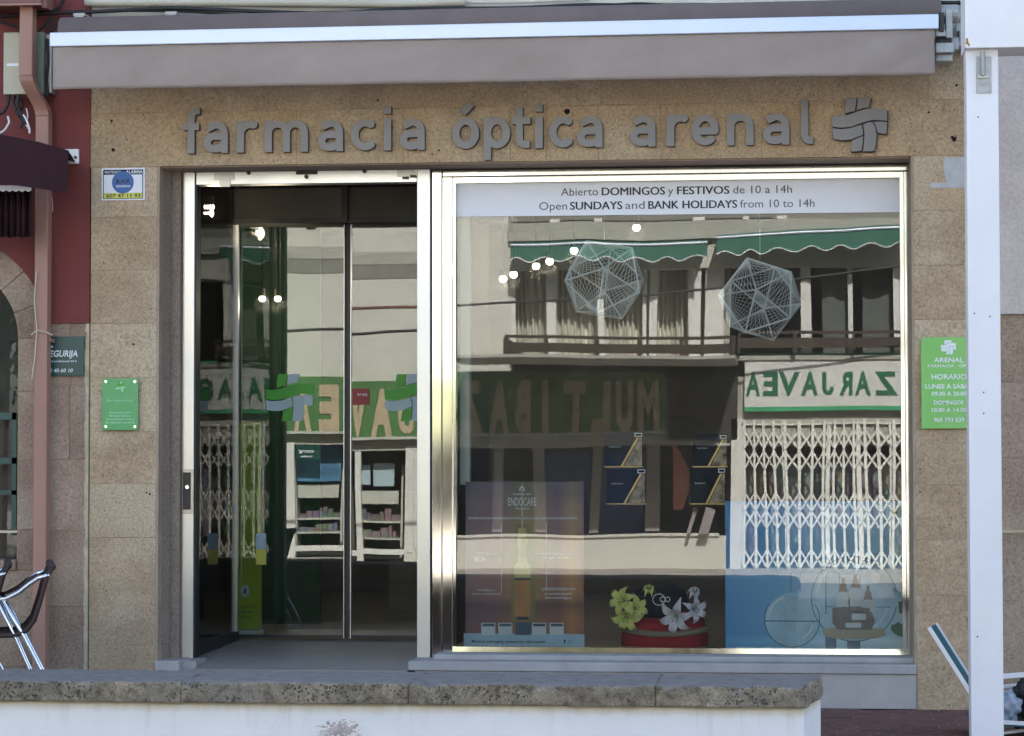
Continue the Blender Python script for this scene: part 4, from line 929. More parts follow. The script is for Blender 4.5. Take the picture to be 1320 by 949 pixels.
# ENDOCARE poster
YP = .40
po = thing('skincare_poster', 'brown and violet ENDOCARE ampoule poster standing at the left of the window', 'poster', (P(678, 833, YP).x, YP, P(678, 833, YP).z))
q = rect(600, 621, 752.5, 833, YP); zf = P(678, 817, YP).z
M['post1'] = grad_mat('poster_print', q[0], q[1], q[2], q[3], [(0, (.26, .16, .16)), (.25, (.36, .17, .15)), (.5, (.44, .30, .10)), (.78, (.34, .16, .12)), (.9, (.62, .32, .10)), (1, (.42, .20, .12))], [(.0, (.6, .55, .7)), (.15, (.75, .6, .65)), (.25, (.35, .35, .55)), (.3, (.9, .8, .8)), (.75, (.8, .85, 1.1)), (1, (.30, .42, .80))])
obj('printed_board', B().box(q[0], q[1], YP, YP+.01, zf, q[3]), M['post1'], po)
M['foot'] = pmat('poster_footer', (.42, .60, .75), .5); obj('footer', B().box(q[0]-.01, q[1]+.002, YP-.002, YP+.01, q[2], zf), 'foot', po)
gb = B(); 
def ppoly(b, pts, Y, t=.0015): b.prism([(P(x, y, Y).x, P(x, y, Y).z) for x, y in pts], Y, Y-t)
M['glow'] = pmat('ampoule_halo_print', (.24, .20, .07), .5)
ppoly(gb, [(665, 676), (682, 676), (686, 705), (690, 726), (690, 800), (659, 800), (659, 726), (663, 705)], YP-.001)
obj('halo', gb, 'glow', po)
M['amp'] = pmat('ampoule_print', (.58, .48, .16), .4, var=.2, scale=14); ab = B()
ppoly(ab, [(668, 681), (678, 681), (680, 700), (678.5, 711), (680, 725), (684, 730), (684, 745), (663, 745), (663, 730), (667, 725), (668.5, 711), (667, 700)], YP-.003)
obj('ampoule', ab, 'amp', po)
M['amp2'] = pmat('serum_print', (.42, .19, .06), .4, var=.25, scale=9); ab = B(); ppoly(ab, [(663, 748), (684, 748), (684, 792), (681, 797), (666, 797), (663, 792)], YP-.003); obj('serum', ab, 'amp2', po)
ab = B(); ppoly(ab, [(663, 745), (684, 745), (684, 748), (663, 748)], YP-.004); ppoly(ab, [(666, 795), (681, 795), (681, 799), (666, 799)], YP-.005); obj('ampoule_shade', ab, 'ink', po)
lb_ = B(); ppoly(lb_, [(672.6, 612+12), (673.4, 624), (673.4, 681), (672.6, 681)], YP-.003); ppoly(lb_, [(646, 677), (646.7, 677), (646.7, 765), (646, 765)], YP-.003); ppoly(lb_, [(704, 673), (704.7, 673), (704.7, 760), (704, 760)], YP-.003); obj('guide_line', lb_, 'inkw', po)
t_ = B(); ptext(t_, 'ENDOCARE', 655, 691.5, 652, 10.5, YP-.0035, 0); ptext(t_, 'cantabria labs', 661, 685, 638, 2.2, YP-.0035, .02); ptext(t_, 'Ampollas', 664, 682, 656.5, 2.4, YP-.0035, .01)
ptext(t_, 'EXPERTAS EN REGENERACIÓN. EFICACES EN ANTIOXIDACIÓN', 604, 744, 669.5, 3, YP-.0035, .01)
ptext(t_, 'ÚNICAS con', 614, 641, 714.5, 2.6, YP-.0035, .02); ptext(t_, 'SCA', 611, 627, 723.5, 5.5, YP-.0035, .04); ptext(t_, 'baba de caracol', 629, 645, 721, 1.6, YP-.0035)
ptext(t_, 'Resultados rápidos y visibles', 689, 743, 714.5, 2.6, YP-.0035, .02); ptext(t_, 'en solo un mes', 700, 734, 720, 2.6, YP-.0035, .02)
ptext(t_, 'VITAMINA C', 615, 638, 762, 2.2, YP-.0035, .01); ptext(t_, 'pura y estabilizada', 609, 645, 766.5, 2.2, YP-.0035, .01)
ptext(t_, 'LABORATORIO Nº1', 698, 742, 761, 3.4, YP-.0035, .02); ptext(t_, 'en prescripción', 702, 738, 766.5, 2.8, YP-.0035, .01); ptext(t_, 'Dermatológica', 703, 737, 772, 3, YP-.0035, .01)
lb_ = B().ring(*(lambda p: (p.x, p.z))(P(673, 631, YP)), .012, .014, .006, YP-.002, 16, R(-40), R(220)); t_.add(lb_.v, lb_.f)
obj('lettering', t_, 'inkw', po)
t_ = B(); ptext(t_, 'Medical anti-aging science for skin health', 608, 703, 828.5, 3.6, YP-.005, .01); ptext(t_, 'f', 726.5, 729.5, 829, 4, YP-.005, .04)
rb = B().ring(*(lambda p: (p.x, p.z))(P(735, 827.5, YP)), .008, .008, .002, YP-.003, 14); t_.add(rb.v, rb.f); obj('footer_lettering', t_, 'ink', po)
bx1, bx2 = B(), B()
for i, px in enumerate((620.5, 642.5, 664.5, 686, 708.5)):
    (bx2 if i == 2 else bx1).box(*(lambda q: (q[0], q[1], YP-.006, YP-.0025, q[2], q[3]))(rect(px, 803 if i != 2 else 802, px+(18 if i != 2 else 20), 818.5, YP)))
    if i != 2: bx2.box(*(lambda q: (q[0], q[1], YP-.0075, YP-.0062, q[2], q[3]))(rect(px+1.5, 804, px+17, 807.5, YP)))
M['bluedk'] = pmat('dark_blue_print', (.04, .10, .16), .5); M['pack'] = pmat('pack_print', (.66, .72, .74), .5)
obj('product_print', bx1, 'pack', po); obj('dark_print', bx2, 'bluedk', po)
# blue flask poster
YQ = .42
bp = thing('flask_poster', 'large light blue poster with glass flasks and dropper bottles at the right of the window', 'poster', (P(1048, 838, YQ).x, YQ, P(1048, 838, YQ).z))
q = rect(935, 646, 1166, 838, YQ)
M['post2'] = grad_mat('flask_poster_print', q[0], q[1], q[2], q[3], [(0, (.10, .36, .70)), (.3, (.20, .50, .80)), (.6, (.48, .72, .90)), (1, (.58, .80, .92))], [(0, (.9, .9, .9)), (.06, (1.4, 1.3, 1.2)), (.12, (.9, .95, 1)), (.5, (1, 1, 1)), (1, (.7, .8, .95))])
obj('printed_board', B().box(q[0], q[1], YQ, YQ+.012, q[2], q[3]), M['post2'], bp)
M['fl'] = pmat('flask_line_print', (.10, .18, .27), .5); M['flp'] = pmat('flask_fill_print', (.46, .68, .84), .5, var=.2, scale=10)
def pxr(b, px, py, rp, w_, a0=0, a1=360, Y=YQ): p = P(px, py, Y); k = 13.75/3200; b.ring(p.x, p.z, rp*k, rp*k, w_*k, Y-.002, 44, R(a0), R(a1))
f1 = B(); p = P(1021, 799, YQ); f1.disc(p.x, p.z, 34*13.75/3200, YQ-.0008, .0008, 36); p = P(1101, 772, YQ); f1.disc(p.x, p.z, 53*13.75/3200, YQ-.0008, .0009, 40); obj('flask_fill', f1, 'flp', bp)
f2 = B(); pxr(f2, 1021, 799, 35, 1.2, -215, 35); pxr(f2, 1101, 772, 54, 1.3, 10, 350); pxr(f2, 1110, 700, 26, 1, 200, 340)
for a, b_, c, d in ((1019, 738, 1020, 762), (1031, 738, 1032, 762), (986, 800, 1056, 801.5), (1064, 740, 1065.3, 792), (1082, 740, 1083, 770), (1108, 742, 1109, 770), (1065, 782, 1148, 783), (1064, 815, 1078, 838), (1092, 826, 1109, 838), (1090, 680, 1091, 716), (1112, 680, 1113, 716)):
    qq = rect(a, b_, c, d, YQ); f2.box(qq[0], qq[1], YQ-.0035, YQ-.0016, qq[2], qq[3])
obj('flask_outline', f2, 'fl', bp)
tr = B(); ppoly(tr, [(1060, 811), (1074, 809), (1140, 810), (1142, 819), (1130, 823), (1080, 824), (1062, 820)], YQ-.005); obj('tray_print', tr, 'traygold', bp)
bo = B(); bc = B(); bl_ = B()
for px, py, h in ((1087, 745, 1), (1102.5, 740, 1), (1119, 755, 1)):
    ppoly(bc, [(px-1.8, py), (px+1.8, py), (px+2.2, py+7), (px+4, py+8), (px+4, py+12), (px+6, py+18), (px-6, py+18), (px-4, py+12), (px-4, py+8), (px-2.2, py+7)], YQ-.007)
    ppoly(bl_, [(px-6, py+18), (px+6, py+18), (px+8.5, py+24), (px+8.5, py+41), (px-8.5, py+41), (px-8.5, py+24)], YQ-.0065)
ppoly(bo, [(1073, 784), (1088, 782), (1122, 784), (1128, 800), (1124, 812), (1080, 812), (1073, 803)], YQ-.0075)
M['stonep'] = pmat('stone_print', (.20, .16, .13), .5, var=.3, scale=20); M['flh'] = pmat('flask_highlight_print', (.80, .90, .95), .5)
obj('dropper_print', bc, 'amber', bp); obj('bottle_print', bl_, 'pack', bp); obj('stone_print', bo, 'stonep', bp)
lw_ = B(); dk_ = B()
for a, b_, c, d in ((1098, 791, 1116, 799), (1090, 803, 1110, 809), (1121, 775, 1129, 789)): qq = rect(a, b_, c, d, YQ); lw_.box(qq[0], qq[1], YQ-.0092, YQ-.008, qq[2], qq[3])
for px, py in ((1087, 745), (1102.5, 740), (1119, 755)): qq = rect(px-8, py+36, px+8, py+41, YQ); dk_.box(qq[0], qq[1], YQ-.0075, YQ-.0068, qq[2], qq[3])
obj('label_print', lw_, 'pack', bp); obj('bottle_shade_print', dk_, 'bluedk', bp)
hl = B()
for cx_, cy_, rr_ in ((1021, 799, 30), (1101, 772, 48)):
    p = P(cx_, cy_, YQ); k = 13.75/3200; hl.ring(p.x, p.z, rr_*k, rr_*k, 2.2*k, YQ-.0022, 16, R(110), R(170)); hl.ring(p.x, p.z, rr_*k*.9, rr_*k*.9, 1.4*k, YQ-.0022, 16, R(-60), R(-15))
p = P(1128, 745, YQ); hl.disc(p.x, p.z, .03, YQ-.0019, .0004, 14)
obj('flask_highlight', hl, 'flh', bp)
lf = B(); ppoly(lf, [(1149, 806), (1153, 805), (1158, 802), (1164, 806), (1164, 821), (1158, 820), (1152, 816), (1148, 811)], YQ-.003); ppoly(lf, [(1158, 776), (1165, 774), (1165, 792), (1159, 790)], YQ-.003); ppoly(lf, [(1146, 658), (1163, 652), (1163, 668), (1155, 666)], YQ-.003); obj('leaf_print', lf, 'leafg', bp)
t_ = B(); ptext(t_, 'REPAIR', 1098, 1114, 790, 2.5, YQ-.009); obj('lettering', t_, 'inkw', bp)
# red cushion with band, hat, flowers
YR = .62
rc = thing('red_gift_basket', 'round red fabric basket with a dull gold ribbon on the window floor', 'basket', (P(857, 834, YR).x, YR, P(857, 836, YR).z))
c0 = P(857, 812, YR); cb = B(); n = 40; prof = [(0, 1.0), (.05, 1.06), (.35, 1.06), (.6, 1.0), (.8, .93), (.92, .8), (1, .55), (.97, 0.0)]
H0 = P(857, 836, YR).z; HH = P(857, 796, YR).z-H0; RX = 52*13.95/3200
for h, r in prof:
    for k in range(n):
        a = 2*math.pi*k/n; rr = r*(1+.03*math.sin(k*3.1)+.02*math.sin(k*7.7+h*5)); zx = .35*HH*math.cos(a)*(1 if h > .7 else 0)*(math.cos(a) if math.cos(a) > 0 else .3)
        cb.v.append((c0.x+RX*rr*math.cos(a), YR+.6*RX*rr*math.sin(a), H0+h*HH+abs(zx)*.8*(1 if h > .75 else 0)))
for j in range(len(prof)-1):
    for k in range(n): cb.f.append((j*n+k, j*n+(k+1) % n, (j+1)*n+(k+1) % n, (j+1)*n+k))
obj('fabric_body', cb, 'red', rc, smooth=True)
rb = B()
for h, r in ((.50, 1.10), (.68, 1.06)):
    for k in range(n):
        a = 2*math.pi*k/n; rb.v.append((c0.x+RX*r*math.cos(a), YR+.62*RX*r*math.sin(a), H0+h*HH+.012*math.cos(a*2)))
for k in range(n): rb.f.append((k, (k+1) % n, n+(k+1) % n, n+k))
ro = obj('ribbon', rb, 'goldband', rc, smooth=True); so_ = ro.modifiers.new('s', 'SOLIDIFY'); so_.thickness = .003
ht = thing('black_cap', 'black felt cap with a round white emblem resting on the red basket', 'cap', (P(847, 798, YR).x, YR, P(847, 798, YR).z))
p = P(850, 776, YR); obj('crown', B().ball((p.x, YR, p.z), .155, 1.05, .8, .75, 20, 12), 'hat', ht, smooth=True)
eb = B().ring(P(851, 771, YR).x, P(851, 771, YR).z, .034, .031, .004, YR-.155, 30); tt = B(); text(tt, 'CO', P(843, 774).x+.01, P(857, 774).x+.01, P(851, 774, YR).z, .03, YR-.158, .0)
eb.add(tt.v, tt.f); obj('emblem', eb, 'cord', ht)
def lily(px, py, rp, mat, label, tilt, seed, open_=1.0):
    rnd = random.Random(seed); c = P(px, py, YR-.13); k = 13.8/3200; L = rp*k*1.3
    t = thing('lily_flower', label, 'flower', (c.x, c.y, c.z), 'lilies around the black cap')
    ax = Vector((tilt[0], -1, tilt[1])).normalized(); u = ax.orthogonal().normalized(); v_ = ax.cross(u); 
    for i in range(6):
        a = 2*math.pi*(i+seed*.3)/6; d = (u*math.cos(a)+v_*math.sin(a)); s_ = ax.cross(d); pb2 = B(); N = 6; Li = L*rnd.uniform(.85, 1.1)
        for j in range(N+1):
            s2 = j/N; w_ = L*.25*math.sin(math.pi*min(1, s2*.88+.1))*(1.1-s2*.45); ctr = Vector(c)+d*Li*(s2**.9)*open_+ax*(L*.7*math.sin(s2*2.6)-L*.35*s2*s2)
            pb2.v += [tuple(ctr-s_*w_), tuple(ctr+ax*(-.12*w_)), tuple(ctr+s_*w_)]
        pb2.f = [(3*j+m, 3*j+m+1, 3*j+m+4, 3*j+m+3) for j in range(N) for m in (0, 1)]
        obj('petal', pb2, mat, t, smooth=True)
    sb_ = B()
    for i in range(5): 
        e = Vector(c)+ax*L*.6+(u*math.cos(i*1.3)+v_*math.sin(i*1.3))*L*.16; sb_.tube([c, e], .0012, 4); sb_.ball(e, .004, nu=6, nv=4)
    obj('stamen', sb_, 'leafg', t)
lily(808, 792, 18, 'yel', 'lowest yellow lily spilling over the left rim of the basket', (-.1, -.5), 1)
lily(806, 775, 17, 'yel', 'upper left yellow lily beside the cap', (-.5, .2), 2)
lily(818, 784, 15, 'yel', 'yellow lily facing forward between cap and rim', (.4, .1), 3)
lily(836, 765, 13, 'yel', 'small upright yellow lily at the top of the cap', (.2, 1.4), 4, .6)
lily(873, 793, 19, 'wpet', 'large white lily drooping over the right front of the basket', (-.2, -.3), 5)
lily(893, 785, 15, 'wpet', 'white lily at the right rim of the basket', (.5, -.1), 6)
lily(894, 768, 13, 'wpet', 'upright white lily behind the right rim', (.3, 1.2), 7, .6)
# black and gold display cards
M['photo'] = pmat('card_photo', (.40, .30, .18), .5, var=.8, scale=22)
def card(a, b_, c, d, label, Yc, bright):
    t = thing('display_card', label, 'display card', (P((a+c)/2, d, Yc).x, Yc, P((a+c)/2, d, Yc).z), 'black and gold display cards in the window')
    q = rect(a, b_, c, d, Yc); obj('board', B().box(q[0], q[1], Yc, Yc+.01, q[2], q[3]), 'hat', t)
    e = .006; obj('gold_edge', B().box(q[0], q[1], Yc-.004, Yc+.011, q[2]-e, q[2]), 'gold', t)
    w_, h_ = q[1]-q[0], q[3]-q[2]; x0_ = q[0]+.42*w_
    obj('gold_stripe', B().prism([(x0_, q[2]), (x0_+.012, q[2]), (q[1]-.10*w_, q[3]-.16*h_), (q[1]-.16*w_, q[3]-.16*h_)], Yc-.003, Yc-.0005), 'gold', t)
    obj('photo_print', B().prism([(x0_+.02, q[2]+.003), (q[1]-.006, q[2]+.003), (q[1]-.006, q[3]-.16*h_), (q[1]-.08*w_, q[3]-.16*h_)], Yc-.002, Yc-.0005), 'photo', t)
    fbx = B(); xa_, xb_, za_, zb2 = q[1]-.22*w_, q[1]-.005, q[3]-.14*h_, q[3]-.005
    for r_ in ((xa_, xb_, za_, za_+.005), (xa_, xb_, zb2-.005, zb2), (xa_, xa_+.005, za_+.0055, zb2-.0055), (xb_-.005, xb_, za_+.0055, zb2-.0055)): fbx.box(r_[0], r_[1], Yc-.003, Yc-.0005, r_[2], r_[3])
    tt = B(); text(tt, 'Supérieure', q[0]+.12*w_, q[0]+.42*w_, q[2]+.55*h_, .008, Yc-.002); fbx.add(tt.v, tt.f)
    obj('white_frame_print', fbx, 'cord', t)
card(779, 557, 829, 601, 'upper left black and gold display card beside the grey pillar reflection', .9, 1)
card(782, 604, 833, 649, 'lower left black and gold display card beneath another', .9, 1)
card(893, 560, 938, 601, 'upper right black and gold display card near the lattice gate', .9, 1)
card(890, 603, 936, 649, 'lower right black and gold display card near the blue poster', .9, 1)
# lime roll-up display inside the lobby
YD = DG+.25
rd = thing('lime_display_stand', 'tall lime green display stand with white base behind the left door pane', 'display stand', (P(317, 826, YD).x, YD, ZF1))
q = rect(298, 545, 336, 812, YD); obj('printed_column', B().box(q[0], q[1], YD, YD+.05, q[2], q[3]), 'lime', rd, bevel=.01)
q = rect(298, 812, 337, 829, YD); obj('base', B().box(q[0], q[1], YD-.02, YD+.07, q[2], q[3]), 'print_w', rd, bevel=.004)
p = P(316, 762, YD); ob = B(); ob.prism([(p.x+.027*math.cos(a), p.z+.038*math.sin(a)) for a in np.linspace(0, 2*math.pi, 25)[:-1]], YD-.002, YD-.0005); obj('oval_print', ob, 'print_w', rd)
ob = B().box(p.x-.006, p.x+.006, YD-.0035, YD-.0022, p.z-.016, p.z+.016); t_ = B(); ptext(t_, 'te cuidamos', 303, 330, 783, 3, YD-.002); ptext(t_, 'cada día', 306, 327, 790, 3, YD-.002); ptext(t_, 'contigo', 308, 324, 797, 3, YD-.002); ob.add(t_.v, t_.f); obj('lettering', ob, 'ink', rd)
# ceiling lamps seen through the glass
def spot(px, py, Y_, r, label, grp='round ceiling spots inside the shop'):
    c = P(px, py, Y_); t = thing('ceiling_spot', label, 'lamp', (c.x, Y_, c.z), grp)
    obj('bulb', B().ball(c, r*.9, 1, 1, .9, 14, 8), 'bulb', t, smooth=True)
    if Y_ > .8:
        ld = bpy.data.lights.new('spot_light', 'POINT'); ld.energy = 1.0; ld.color = (1, .82, .6); ld.shadow_soft_size = .05; lo_ = bpy.data.objects.new('spot_light', ld); COL.objects.link(lo_); lo_.parent = t; lo_.location = (0, 0, -r*1.6)
    obj('housing', B().tube([c+Vector((0, 0, r*.6)), c+Vector((0, 0, r*.6+.05))], r*.8, 12), 'dark', t)
    obj('stem', B().tube([c+Vector((0, 0, r*.6+.05)), Vector((c.x, Y_, 3.2))], .006, 6), 'darkmetal', t)
S_ = 3200
for px, py, Y_, lb in ((820.5, 293.5, 1.6, 'nearest ceiling spot seen under the banner'), (740, 323, 2.6, 'ceiling spot in front of the green awning reflection'), (708.5, 337, 3.2, 'ceiling spot third from the front in the row'),
                       (691, 343, 3.7, 'ceiling spot fourth from the front in the row'), (662, 354, 4.6, 'ceiling spot second from the back of the row'), (648.5, 359.5, 5.2, 'farthest ceiling spot at the left of the row'),
                       (338, 385, 2.2, 'left of the two spots seen in the dark strip of the door'), (358, 385, 2.2, 'right of the two spots seen in the dark strip of the door'), (272, 267, .9, 'ceiling spot just inside the top left of the doorway')):
    spot(px, py, Y_, 5.6*(Y_+13.33)/S_*(1 if px > 640 else .9), lb)

# ================================================================== LOW WALL IN FRONT
YBK, YFR = -3.65, -4.16
lw = thing('terrace_wall', 'low white wall with weathered grey stone coping in front of the shop', 'wall', (P(500, 900, -3.9).x, -3.9, -.3))
zct = P(525, 866, YBK).z; zcb = zct-.078
xe0, xe1 = P(1041, 900, YFR).x, P(1062, 890, YBK).x
wb = B(); yf, yb = YFR+.035, YBK-.035; xl_ = -9
pts = [(xl_, yf), (xe0-.012, yf), (xe1-.012, yb), (xl_, yb)]
n = 4; wb.add([(x, y, -.3) for x, y in pts]+[(x, y, zcb) for x, y in pts], [(3, 2, 1, 0), (4, 5, 6, 7)]+[(i, (i+1) % 4, (i+1) % 4+4, i+4) for i in range(4)])
obj('wall_body', wb, 'wallwhite', lw, bevel=.012)
M['backrender'] = pmat('unpainted_cement', (.15, .135, .12), .9, var=.2, scale=5, bump=.4, bscale=50)
obj('back_render', B().box(xl_, xe1-.03, yb+.001, yb+.012, -.01, zcb-.001), 'backrender', lw)
st_ = B(); c = P(438, 938, yf)
for i in range(230):
    a = random.uniform(0, 2*math.pi); r_ = random.uniform(0, 1)**.75; x = c.x+r_*.095*math.cos(a); z = c.z-.008+r_*.040*math.sin(a); s2 = random.uniform(.0015, .012)*(1.3-r_)
    st_.prism([(x+s2*random.uniform(.6, 1.2)*math.cos(q_), z+s2*.6*random.uniform(.6, 1.2)*math.sin(q_)) for q_ in np.linspace(0, 2*math.pi, 8)[:-1]], yf-.0008-i*.00001, yf+.001)
M['bare'] = pmat('bare_cement', (.50, .43, .41), .95, var=.25, scale=30)
obj('bare_patch', st_, 'bare', lw)
joints = [-9, -8, -7, -6, -5, -4.1, P(-60, 900, YFR).x, P(233, 900, YFR).x, P(527, 900, YFR).x, P(845, 900, YFR).x, None]
for i in range(len(joints)-1):
    xa_ = joints[i]; last = joints[i+1] is None; xb_ = xe0 if last else joints[i+1]
    vis = xb_ > -3.6; nx = max(4, int((xb_-xa_)/(.012 if vis else .1))); ny, nz = (20, 7) if vis else (3, 2); cb = B()
    ptsl = {}
    def cp(u, v, w_, last=last, xa_=xa_, xb_=xb_, i=i):
        key = (round(u, 5), round(v, 5), round(w_, 5))
        if key in ptsl: return ptsl[key]
        xr = xb_+((xe1-xe0)*v if last else 0); x = xa_+.0008+(xr-xa_-.0016)*u; y = YFR+(YBK-YFR)*v; z = zcb+.001+(zct-zcb)*w_
        # rounded arrises
        e = .016; dv = min(v, 1-v)*(YBK-YFR); dw = (1-w_)*(zct-zcb)
        if dw < e and min(v, 1-v)*abs(YBK-YFR) < e:
            z -= (e-dw)*.35*(1-dv/e) if dv < e else 0
        nn = noise.noise((x*6, y*6, z*6+i*9))*.006+noise.noise((x*28, y*28, z*28))*.004+noise.noise((x*70, y*70, z*70))*.003
        chip = max(0, noise.noise((x*9+4, 2.7, i))-.25)*.05 if (w_ > .8 and v < .08) else 0
        y += (nn*1.3+chip) if v < .5 else -nn; z += nn*.8*(1 if w_ > .5 else .25)-chip*.6
        if w_ < .2: z = min(z, zcb+.003+abs(nn)*.4)
        if (last and u > .98) : x += nn*2-.03*max(0, w_-.7)
        ptsl[key] = len(cb.v); cb.v.append((x, y, z)); return ptsl[key]
    for a in range(nx):
        for c_ in range(nz):
            for v in (0, 1):
                f_ = [cp(a/nx, v, c_/nz), cp((a+1)/nx, v, c_/nz), cp((a+1)/nx, v, (c_+1)/nz), cp(a/nx, v, (c_+1)/nz)]; cb.f.append(tuple(f_ if v == 0 else f_[::-1]))
        for d_ in range(ny):
            for w_ in (0, 1):
                f_ = [cp(a/nx, d_/ny, w_), cp((a+1)/nx, d_/ny, w_), cp((a+1)/nx, (d_+1)/ny, w_), cp(a/nx, (d_+1)/ny, w_)]; cb.f.append(tuple(f_ if w_ == 1 else f_[::-1]))
    for d_ in range(ny):
        for c_ in range(nz):
            for u in (0, 1):
                f_ = [cp(u, d_/ny, c_/nz), cp(u, (d_+1)/ny, c_/nz), cp(u, (d_+1)/ny, (c_+1)/nz), cp(u, d_/ny, (c_+1)/nz)]; cb.f.append(tuple(f_ if u == 1 else f_[::-1]))
    obj('coping_stone', cb, 'coping', lw, smooth=True)

# ================================================================== WHITE POST AND BEAM
YPo = -2.2
pg = thing('terrace_canopy_frame', 'white painted steel post and deep beam of the terrace canopy at the right edge', 'post', (P(1269, 900, YPo).x, YPo, 0))
x0_, x1_ = P(1248.5, 500, YPo).x, P(1290.3, 500, YPo).x
zbm = P(1282, 61.5, YPo-.05).z
obj('post', B().box(x0_, x1_, YPo, YPo+.13, 0, zbm+.001), 'polewhite', pg, bevel=.003)
obj('beam', B().box(P(1244, 30, YPo-.05).x, 6, YPo-.05, YPo+.20, zbm, zbm+.5), 'polewhite', pg, bevel=.003)
q = rect(1258.5, 73, 1278, 120, YPo-.006); br = obj('hinge_plate', B().box(q[0], q[1], YPo-.006, YPo-.0005, q[2], q[3]), 'galv', pg, bevel=.001)
p, p2 = P(1266.5, 66, YPo-.03), P(1267, 97, YPo-.02); obj('hinge_pin', B().tube([p, p2], .0105, 12), 'galv', pg, smooth=False)
obj('hinge_bolt', B().tube([P(1268.5, 107, YPo), P(1268.5, 107, YPo-.014)], .006, 8).box(q[0]+.006, q[1]-.012, YPo-.014, YPo-.0062, P(1268, 101, YPo).z, P(1268, 97, YPo).z), 'dulle', pg)
rb = B(); 
for px, py, s2 in ((1247, 55, .010), (1246.5, 51, .007), (1249, 58, .006)): p = P(px, py, YPo-.052); rb.prism([(p.x+s2*random.uniform(.5, 1)*math.cos(a), p.z+s2*random.uniform(.7, 1.3)*math.sin(a)) for a in np.linspace(0, 2*math.pi, 9)[:-1]], YPo-.0515, YPo-.0495)
obj('rust_spot', rb, 'rust', pg)
hb = B()
for px, py in ((1268, 506), (1268, 533), (1260, 821), (1256, 404), (1276, 408), (1261, 151)): p = P(px, py, YPo); hb.disc(p.x, p.z, .0035, YPo+.0, .0012, 10)
obj('screw_hole', hb, 'hole', pg)

# ================================================================== CHAIRS
YC = -1.55
def chair():
    t = thing('bistro_chair', 'aluminium terrace chair with dark woven back seen from the side at the lower left', 'chair', (P(20, 900, YC).x, YC, 0))
    W_ = .5
    def pr(l, dy=0): return [P(x, y, YC)+Vector((-.30*dy, dy*.93, 0)) for x, y in l]
    for dy in (0, W_):
        s_ = .9 if dy else 1
        obj('arm', B().tube(pr([(64, 741), (50, 745), (38, 753), (24, 764), (8, 772), (-12, 774), (-40, 772), (-60, 785)], dy), .011, 10), 'chrome', t, smooth=True)
        obj('leg', B().tube(pr([(4, 773), (28, 815), (52, 862), (98, 948)], dy), .0105, 10), 'chrome', t, smooth=True)
        obj('leg', B().tube(pr([(-50, 780), (-56, 830), (-62, 948)], dy), .0105, 10), 'chrome', t, smooth=True)
        obj('stay', B().tube(pr([(-14, 752), (18, 818), (40, 868), (70, 930)], dy), .008, 8), 'chrome', t, smooth=True)
        obj('side_rim', B().tube(pr([(67, 731), (60, 745), (52, 775), (44, 800), (34, 813), (20, 819), (-20, 820), (-56, 818)], dy), .011, 8), 'wicker', t, smooth=True)
    pr_ = [(67, 731), (60, 745), (52, 775), (44, 800), (34, 813), (20, 819), (-20, 820), (-56, 818)]; sb = B()
    A_ = pr(pr_); C_ = pr(pr_, W_)
    for i in range(len(A_)): sb.v += [tuple(A_[i]), tuple(C_[i])]
    sb.f = [(2*i, 2*i+1, 2*i+3, 2*i+2) for i in range(len(A_)-1)]
    so2 = obj('woven_seat', sb, 'wicker', t, smooth=True); m = so2.modifiers.new('s', 'SOLIDIFY'); m.thickness = .012
    a_, b_ = P(67, 731, YC), P(67, 731, YC)+Vector((-.30*W_, W_*.93, 0)); obj('top_rail', B().tube([a_, b_], .02, 10), 'wicker', t, smooth=True)
    return t
ch1 = chair()
# second chair further left, only its top rail end shows
def dup(root, dx, dy, label):
    r = root.copy(); COL.objects.link(r); r.location = root.location+Vector((dx, dy, 0)); r['label'] = label
    for c_ in list(root.children): d = c_.copy(); COL.objects.link(d); d.parent = r
    return r
dup(ch1, -.262, .14, 'aluminium terrace chair mostly outside the left edge, only its dark rail end showing')
for o in [ch1]: o['group'] = 'woven aluminium chairs on the terrace'
bc_ = thing('beach_chair', 'low white framed chair with a teal sling back leaning left behind the white post', 'chair', (P(1275, 900, -1.2).x, -1.2, 0))
n0_, n1_ = P(1197.5, 809, -1.5), P(1252, 895, -1.5); f0_, f1_ = P(1206, 804, -1.0), P(1262, 893, -1.0)
obj('back_rail', B().obox(n0_, n1_, .024, .02), 'polewhite', bc_, bevel=.002); obj('back_rail', B().obox(f0_, f1_, .024, .02), 'polewhite', bc_, bevel=.002)
bk = B().add([n0_+Vector((.01, .01, .0)), n1_+Vector((.01, .01, 0)), f1_, f0_], [(0, 1, 2, 3)]); bo_ = obj('sling_back', bk, 'teal', bc_); m = bo_.modifiers.new('s', 'SOLIDIFY'); m.thickness = .004
obj('arm_rest', B().obox(P(1254, 875, -1.5), P(1345, 868, -1.5), .02, .024), 'polewhite', bc_, bevel=.003)
obj('arm_rest', B().obox(P(1256, 888, -1.0), P(1345, 881, -1.0), .02, .018), 'polewhite', bc_, bevel=.003)
obj('seat_rail', B().obox(P(1254, 929, -1.5), P(1345, 934, -1.5), .012, .018), 'polewhite', bc_)
obj('seat_rail', B().obox(P(1254, 950, -1.55), P(1345, 938, -1.3), .012, .014), 'polewhite', bc_)
sq = [P(1254, 930, -1.5), P(1345, 935, -1.5)]; sb = B().add([sq[0]-Vector((0, 0, .01)), sq[1]-Vector((0, 0, .01)), sq[1]+Vector((0, .5, -.01)), sq[0]+Vector((0, .5, -.01))], [(0, 1, 2, 3)]); so3 = obj('sling_seat', sb, 'teal', bc_); m = so3.modifiers.new('s', 'SOLIDIFY'); m.thickness = .004
for px in (1256, 1340):
    for yy in (-1.5, -1.0): a_ = P(px, 873, yy); obj('leg', B().obox(a_, (a_.x, yy, 0), .018, .018), 'polewhite', bc_)
